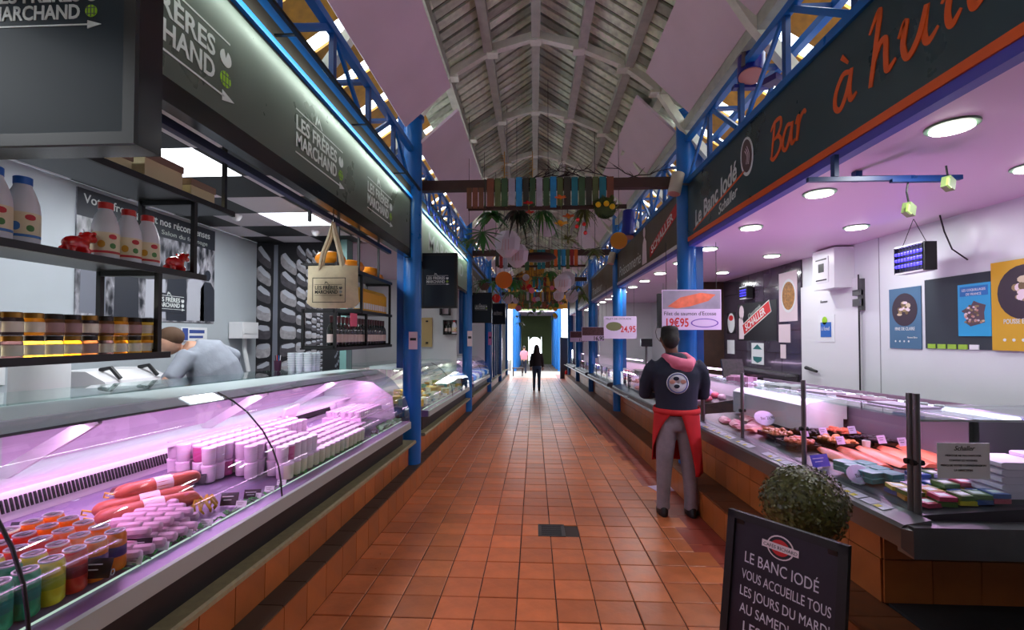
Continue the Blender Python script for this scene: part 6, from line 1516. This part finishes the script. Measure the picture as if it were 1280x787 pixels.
# ================================================================== decorated beams
random.seed(31)
PC = {n: mat('plank_'+n, c, .65, var=.15, scale=10) for n, c in dict(brown=(110,72,44), olive=(90,104,56), green=(60,92,56), white=(168,166,176), blue=(40,140,190), teal=(36,120,130), rust=(124,72,48), dark=(58,58,46), orange=(206,96,30), red=(150,34,30), ochre=(190,136,40)).items()}
mat('leaf_green', (48,116,42), .45, rnd=.3); mat('leaf_olive', (92,108,40), .5, rnd=.3); mat('leaf_dark', (24,44,26), .5, rnd=.3); mat('twig', (52,40,42), .8); mat('paper_white', (206,196,206), .7); mat('stem_green', (110,130,50), .6)
def decor_beam(y, planks, lab, z=3.41, x0=-1.38, x1=1.64):
    t = thing('decor_beam', lab, 'beam', (0,y,z-.06))
    MB().box(x0,x1,y-.05,y+.05,z-.06,z+.06).build('beam', 'brown_wood', t)
    MB().box(-.8,1.1,y-.075,y-.055,z-.32,z-.27).build('lower_batten', 'brown_wood', t)
    x = planks[0]
    for (n_, w_, za, zb) in planks[1]:
        MB().box(x+.006,x+w_-.006,y-.095,y-.077,z+za,z+zb).build('plank', PC[n_], t); x += w_
    # twigs lying on the beam
    for k in range(8):
        xa = random.uniform(-1.2,1.4); d = random.choice((-1,1)); pts = [(xa,y,z+.06)]; tw = MB()
        for q in range(5): pts.append((pts[-1][0]+d*random.uniform(.08,.16), y+random.uniform(-.05,.05), pts[-1][2]+random.uniform(.0,.06)))
        tw.tube(pts, [.008,.007,.006,.005,.004,.002], 5)
        for q in range(1,5):
            for r_ in range(2): tw.tube([pts[q], (pts[q][0]+d*random.uniform(.05,.14), y+random.uniform(-.06,.06), pts[q][2]+random.uniform(.03,.11))], [.004,.0015], 4)
        tw.build('twig', 'twig', t)
    return t
PLK = (-.82, [('brown',.07,-.3,-.05),('rust',.075,-.3,-.05),('brown',.07,-.3,-.05),('dark',.03,-.3,.05),('rust',.095,-.28,.06),('olive',.08,-.28,.06),('green',.085,-.28,.06),('white',.09,-.26,.06),('blue',.085,-.28,.07),('dark',.08,-.28,.06),('green',.08,-.28,.06),('white',.085,-.28,.06),('green',.08,-.28,.06),('blue',.085,-.3,.07),('olive',.08,-.28,.06),('dark',.09,-.28,.06),('teal',.085,-.28,.06),('green',.085,-.28,.06),('dark',.08,-.28,.06),('olive',.08,-.28,.06),('teal',.09,-.3,.06),('rust',.09,-.32,.06)])
decor_beam(5.55, PLK, 'brown wooden beam hung with coloured planks between the first blue columns')
for k, y in enumerate((9.95, 14.35, 18.75, 23.2)):
    pl_ = [(random.choice(list(PC)), random.uniform(.07,.11), -.3+random.uniform(-.1,.05), .06) for _ in range(20)]
    decor_beam(y, (-.85, pl_), 'wooden beam with coloured planks spanning the %s pair of blue columns' % ['second','third','fourth','last'][k], z=3.41-(k+1)*.03)
def roofz(x):
    return gable(x)
def leaf_blade(mb, base, dirv, l, w_, droop=.3, n_=6):
    b = Vector(base); d = Vector(dirv).normalized(); s_ = d.cross(Vector((0,0,1))); s_ = s_.normalized() if s_.length > .01 else Vector((1,0,0)); vs = []; fs = []
    for i in range(n_+1):
        u = i/n_; p = b + d*l*u - Vector((0,0,droop*l*u*u)); ww = w_*math.sin(math.pi*min(.97,.08+.9*u))
        vs += [p - s_*ww/2, p + s_*ww/2]
    for i in range(n_): fs.append((2*i,2*i+1,2*i+3,2*i+2))
    mb.add(vs, fs)
def hanging_plant(x, y, z, lab, m, n_=24, l=.22, w_=.035, droop=.8, string=True, pot=None):
    t = thing('hanging_plant', lab, 'plant', (x,y,z))
    f_ = MB()
    for k in range(n_): a = random.uniform(0,6.28); leaf_blade(f_, (x,y,z), (math.cos(a),math.sin(a),random.uniform(-.2,1.1)), l*random.uniform(.6,1.1), w_, droop)
    o = f_.build('leaves', m, t); md = o.modifiers.new('thick', 'SOLIDIFY'); md.thickness = .002
    if pot: MB().lathe([(.05,-.12),(.10,-.05),(.11,.0),(.09,.0)], 14, (x,y,z)).build('basket', pot, t, smooth=True)
    if True:
        pass
    MB().tube([(x,y,z),(x,y,3.36 if abs(y-5.6) < .3 else roofz(x))], .004, 5).build('string', 'twig', t)
    return t
def hang(name, lab, cat, x, y, z, mb, m, top_=None, extra=None):
    if top_ is None: top_ = 3.36 if abs(y-5.6) < .2 else roofz(x)
    t = thing(name, lab, cat, (x,y,z)); mb.build(name+'_body', m, t, smooth=True)
    MB().tube([(x,y,z),(x,y,top_)], .003, 5).build('string', 'twig', t)
    return t
# monstera
t = thing('monstera_leaf', 'large green split monstera leaf hanging under the coloured planks', 'plant', (-.70,6.0,2.9)); f_ = MB()
for k in range(11):
    a = R(-200+k*22); leaf_blade(f_, (-.68,6.0,2.95), (math.cos(a),.15,math.sin(a)), .26, .075, .1)
o = f_.build('leaf', 'leaf_green', t); md = o.modifiers.new('thick', 'SOLIDIFY'); md.thickness = .003
MB().tube([(-.68,6.0,2.95),(-.66,5.9,3.15),(-.6,5.6,3.36)], .006, 5).build('stalk', 'stem_green', t)
hanging_plant(-.20,5.75,3.12,'dark drooping plant hanging from the coloured planks','leaf_dark',46,.3,.04,1.0)
hanging_plant(-.88,8.0,2.5,'green spiky plant in a brown basket beside the second box sign','leaf_green',34,.26,.03,.5,True,'brown_wood')
hanging_plant(-.5,9.7,2.75,'light green trailing plant hanging before the second beam','leaf_green',40,.3,.03,1.2)
for (x,y,z,lab,m,l,w_,dr) in ((-.55,5.85,3.12,'broad green leaves hanging left under the coloured planks','leaf_green',.26,.07,.7),(.1,5.7,3.1,'thin green fronds hanging in the middle under the planks','leaf_green',.3,.025,1.1),(.62,5.72,3.12,'olive fronds hanging by the red beads','leaf_olive',.24,.03,1.0),(-.95,6.6,2.95,'green tuft hanging beside the cheese side girder','leaf_green',.22,.04,.6),(.95,7.2,2.9,'green tuft hanging beside the ochre disc','leaf_olive',.22,.04,.6),(-.78,9.2,2.62,'wide green tuft hanging above the orange disc','leaf_green',.3,.05,.6),(.3,9.3,2.85,'green fronds hanging beyond the hat shape','leaf_green',.3,.04,1.0)):
    hanging_plant(x,y,z,lab,m,30,l,w_,dr)
# discs, lanterns
def disc(x, y, z, r, m, lab):
    t = hang('paper_disc', lab, 'decoration', x, y, z, MB().sphere((x,y,z), r, 20, 12, (1,.25,1)), m)
    return t
mat('disc_orange', (214,106,20), .6); mat('disc_ochre', (210,140,30), .6)
disc(-.60,9.0,2.68,.17,'disc_orange','flat orange paper disc hanging beside the basket plant'); disc(1.22,6.65,2.95,.125,'disc_ochre','ochre paper disc hanging beside the blue girder')
disc(.2,6.6,3.12,.12,'paper_white','round white paper lantern under the planks'); disc(.82,11.5,3.0,.2,'paper_white','round white paper lantern under the second beam')
def paperbag(x, y, z, lab, s=1.):
    mb = MB(); n_ = 6
    mb.loft([(x,y,z-.18*s,.06*s,.05*s),(x,y,z-.08*s,.17*s,.12*s),(x,y,z+.08*s,.19*s,.14*s),(x+.02,y,z+.18*s,.1*s,.08*s)], 7)
    t = thing('paper_lantern', lab, 'decoration', (x,y,z)); mb.build('shade', 'paper_white', t); MB().tube([(x,y,z+.18*s),(x,y,roofz(x))], .003, 5).build('string', 'twig', t)
    for k in range(3): MB().tube([(x-.05+.04*k,y-.14*s,z+.05),(x-.07+.05*k,y-.12*s,z-.1*s)], .004, 5).build('painted_line', 'dull_pink', t)
paperbag(-.42,7.0,2.98,'faceted white paper lantern left of the dark hat shape',1.1); paperbag(.52,8.5,2.55,'faceted white paper lantern by the red beads',.9); paperbag(-.28,7.3,2.85,'faceted lilac white paper lantern beside the hat shape'); paperbag(.55,10.5,2.5,'small white paper lantern further down the aisle',.7); paperbag(-.72,12.5,2.6,'small white paper lantern beyond the orange disc',.8); paperbag(1.05,13.0,2.7,'faceted paper lantern beside the third fish side column',1.)
t = thing('hat_decoration', 'dark upturned hat shape hanging in the middle of the aisle', 'decoration', (.07,7.6,2.8)); MB().lathe([(.26,2.92),(.3,2.87),(.22,2.83),(.12,2.82),(.001,2.82)], 24, (.07,7.6,0)).build('brim', mat('hat_dark', (44,24,32), .6), t, smooth=True); MB().lathe([(.2,2.9),(.24,2.925),(.001,2.93)], 20, (.07,7.6,0)).build('crown', mat('hat_top', (112,92,70), .7), t, smooth=True); MB().tube([(.07,7.6,2.92),(.07,7.6,5.38)], .004, 5).build('string', 'twig', t)
# lemon wreath
t = thing('lemon_wreath', 'round green wreath with three lemons hanging under the planks', 'decoration', (.84,5.5,3.05)); f_ = MB()
MB().prism(circ(.13,22), (.84,5.46,3.09), FX, LU, .015).build('green_round', mat('wreath_green', (60,84,40), .6, var=.3), t)
for k in range(60): a = random.uniform(0,6.28); r_ = random.uniform(.07,.14); leaf_blade(f_, (.84+r_*math.cos(a),5.44,3.09+r_*math.sin(a)), (math.cos(a+1),-.2,math.sin(a+1)), .07, .025, .1, 3)
o = f_.build('leaves', mat('leaf_olive', (84,100,36), .5, rnd=.3), t)
for (x,z) in ((.755,3.125),(.85,3.135),(.92,3.1)): MB().sphere((x,5.42,z), .034, 12, 8, (1,.9,1)).build('lemon', mat('lemon', (236,190,20), .4), t, smooth=True)
MB().tube([(.84,5.46,3.2),(.84,5.5,3.4)], .004, 5).build('string', 'twig', t)
# red beads
for k,(x,z) in enumerate(((.52,2.965),(.51,2.885),(.595,2.91),(.61,2.805))):
    hang('red_bead', 'red ball bead hanging on a thread beneath the lemon wreath', 'bead', x, 5.485, z, MB().sphere((x,5.485,z), .025, 10, 8), 'red_gloss', 3.14)['group'] = 'red beads'
# flowers
def flower(x, y, z, m, lab, s=1., stem=.25):
    t = thing('paper_flower', lab, 'flower', (x,y,z)); f_ = MB()
    for k in range(7): a = k*.9; leaf_blade(f_, (x,y,z), (math.cos(a),math.sin(a)*.6,.5), .08*s, .05*s, .2, 4)
    o = f_.build('petals', m, t); md = o.modifiers.new('thick', 'SOLIDIFY'); md.thickness = .003
    MB().sphere((x,y,z+.01), .02*s, 8, 6).build('heart', 'disc_ochre', t, smooth=True); MB().tube([(x,y,z),(x+.01,y,z-stem)], .004, 5).build('stem', 'stem_green', t)
flower(.31,5.42,3.2,'disc_orange','orange paper flower on the blue plank',1.,.12); flower(.42,5.6,3.02,'disc_orange','orange paper flower below the planks',1.1,.2); flower(.33,5.6,2.93,'lemon','yellow paper flower below the orange one',1.3,.3); flower(-.07,5.42,3.14,'banner_red','red paper tulip hanging on the planks',.9,.1); flower(-.05,5.45,3.04,'banner_red','red paper tulip lower on the planks',.8,.1)
hanging_plant(.42,5.75,2.78,'small yellow green sprig below the paper flowers','leaf_olive',22,.14,.03,.3)
for k,(x,y) in enumerate(((-.36,5.48),(-.02,5.48))):
    t = thing('paper_garland', ['yellow paper vine hanging straight over the planks beside the dark plant','yellow paper vine hanging over the planks by the red tulips'][k], 'decoration', (x,y,3.1)); f_ = MB()
    for q in range(22): leaf_blade(f_, (x,y,3.75-.03*q), (random.choice((-1,1)),-.1,random.uniform(-.3,.5)), .05, .025, .1, 3)
    f_.build('leaves', mat('vine_yellow', (190,150,40), .6), t); MB().tube([(x,y,3.8),(x,y,3.1)], .005, 5).build('vine', 'vine_yellow', t)
# denser decorations further away
DM = ['disc_orange','disc_ochre','paper_white','red_gloss','leaf_green','leaf_olive','lemon','hood_pink']
DNN = ['orange','ochre','white','red','green','olive','yellow','pink']
PLC = [(.82,11.5),(.55,10.5),(-.72,12.5),(1.05,13.0),(-.5,9.7),(.3,9.3)]
for k in range(46):
    for tr in range(40):
        y = random.choice((10.3,11.0,11.8,12.6,14.9,16.0,16.8,17.6,19.3,20.5,21.4,22.4))+random.uniform(-.3,.3); x = random.uniform(-.9,1.15)
        if all(math.hypot(x-a, y-b) > .5 for a, b in PLC): break
    PLC.append((x,y))
    z = random.uniform(2.35,3.15)-.02*(y-10); c = random.randrange(8)
    if abs(x) < .5 and z < 2.6: z += .35
    bn_ = ['second','third','fourth','last'][0 if y < 12.5 else 1 if y < 17 else 2 if y < 21.5 else 3]
    if k % 2: hanging_plant(x, y, z, ('deep green' if c < 4 else 'olive green')+' leafy garland hanging by the %s coloured plank beam' % bn_, 'leaf_green' if c < 4 else 'leaf_olive', 16, .24, .05, .8).__setitem__('group','garlands in the far decorations')
    else: disc(x, y, z, random.uniform(.06,.12), DM[c], '%s paper ball hanging by the %s coloured plank beam' % (DNN[c], bn_)).__setitem__('group','paper balls in the far decorations')
# cables and boxes on left girder
o = MB()
for k in range(7): o.tube([(-1.36,5.6+.35*k,3.35),(-1.33,5.7+.35*k,3.1),(-1.35,5.8+.35*k,3.3)], .008, 5)
tag(o.build('blue_streamers', 'deep_blue'), 'dark blue streamers looped along the girder past the first column', 'streamer')
# ================================================================== daylight aisle and end of the hall
struct(MB().box(-8,8,24.3,31.5,-.01,-.001).build('floor_cross_aisle', mat('daylit_floor', (150,140,130), .5, var=.1), shear=True))  # daylight brightness put into the paler slab colour
gw = struct(MB().prism([(-2.3,3.0),(2.6,3.0),(2.6,3.85),(.02,5.55),(-2.3,3.98)], (0,24.1,0), FX, LU, .08).build('wall_gable', PC['ochre']))
t = thing('window_1', 'arched stained glass window in the ochre gable', 'window', (.1,24.0,3.7)); struct(t)
MB().prism([(-.42,3.55)] + circ(.42,16,0,3.78,180,0) + [(.42,3.55)], (.1,24.01,0), FX, LU, .03).build('frame', 'brown_wood', t)
for k in range(6):  # glow put into the panes stands for daylight behind them
    MB().prism([(0,3.72)] + circ(.36,5,0,3.80,180-30*k-2,150-30*k+2), (.1,23.98,0), FX, LU, .01).build('pane', mat('stain%d' % (k % 3), [(60,130,210),(190,210,230),(220,180,90)][k % 3], .3, emit=.6), t)
for k in range(2):
    MB().box(-.9+1.1*k,-.25+1.1*k,23.97,24.0,3.1,3.5).build('painted_board', ['plank_red','plank_orange'][k], gw)
for sd in (-1,1):
    x = -1.5 if sd < 0 else 1.85
    struct(MB().box(min(x,x+sd*.1),max(x,x+sd*.1),31.5,46,-1.5,3.6).build('wall_left_end' if sd < 0 else 'wall_right_end', 'wall_white'))
    for k in range(4):
        y = 31.6+3.6*k; o = MB().lathe([(.12,fz(y)),(.12,3.8)], 16, (x-sd*.14,y,0)).build('end_column', 'blue_paint', smooth=True); tag(o, 'blue column beyond the daylight aisle on the %s side' % ('cheese' if sd < 0 else 'fish'), 'column', 'columns beyond the daylight aisle')
struct(MB().box(-1.7,2.0,38,46.2,3.6,3.7).build('ceiling_end', 'ceiling_lilac_cast'))
arch = [(-.66,fz(46)-.1)] + circ(.66,15,0,.95,180,0) + [(.66,fz(46)-.1)]
ew = MB().box(-2.4,-.6,46,46.2,-1.6,5.4).box(.72,2.6,46,46.2,-1.6,5.4).box(-.6,.72,46,46.2,1.5,5.4)
for sd in (-1,1): struct(MB().box(min(sd*7,sd*7.2),max(sd*7,sd*7.2),22,34,-1.2,5).build('wall_left_cross' if sd < 0 else 'wall_right_cross', mat('cream_wall', (120,112,102), .7, var=.1)))
struct(ew.build('wall_end', PC['olive'])); struct(MB().prism([(-.62,.5),(-.62,1.6),(.62,1.6),(.62,.5)] + circ(.62,14,0,.85,0,180), (.06,46.0,0), FX, LU, .1).build('trim_1', PC['olive']))
t = thing('bench', 'brown wooden bench in the daylight aisle', 'bench', base_of(-1.05,26.0)); MB().box(-1.25,-.62,25.8,26.2,.42,.47).build('seat', 'brown_wood', t, shear=True)
for x in (-1.2,-.68):
    for y in (25.84,26.16): MB().box(x-.025,x+.025,y-.025,y+.025,0,.42).build('leg', 'brown_wood', t, shear=True)
t = thing('switch_cabinet', 'tall grey blue cabinet at the end of the fish side counters', 'cabinet', base_of(1.6,24.0)); MB().box(1.33,1.85,23.7,24.05,fz(24),1.5).build('body', mat('grey_blue', (72,92,110), .5), t); MB().box(1.36,1.82,23.68,23.7,fz(24)+.3,1.45).build('door', 'grey_blue', t); MB().box(1.75,1.78,23.66,23.68,.3,.5).build('handle', 'black_metal', t)
t = thing('fire_extinguisher', 'red fire extinguisher standing before the grey blue cabinet', 'extinguisher', base_of(1.62,23.4)); MB().lathe([(.07,0),(.08,.02),(.08,.38),(.05,.44),(.025,.46),(.025,.5)], 14, (1.62,23.4,0)).build('cylinder', 'red_gloss', t, smooth=True, shear=True); MB().tube([(1.62,23.4,.48),(1.54,23.4,.45),(1.53,23.4,.2)], .012, 6).build('hose', 'black_matt', t, shear=True); MB().box(1.58,1.66,23.37,23.43,.49,.53).build('handle', 'black_matt', t, shear=True)
o = MB().cbox((1.46,5.25,.004),(.3,.22,.006), rz=.3).build('paper_on_floor', 'card_lilac', shear=True); tag(o, 'lilac paper sheet lying on the floor behind the person at the counter', 'paper')
# end walls so the hall behind stays enclosed at the stall level
for o in bpy.data.objects:
    if '_o' in o: del o['_o']
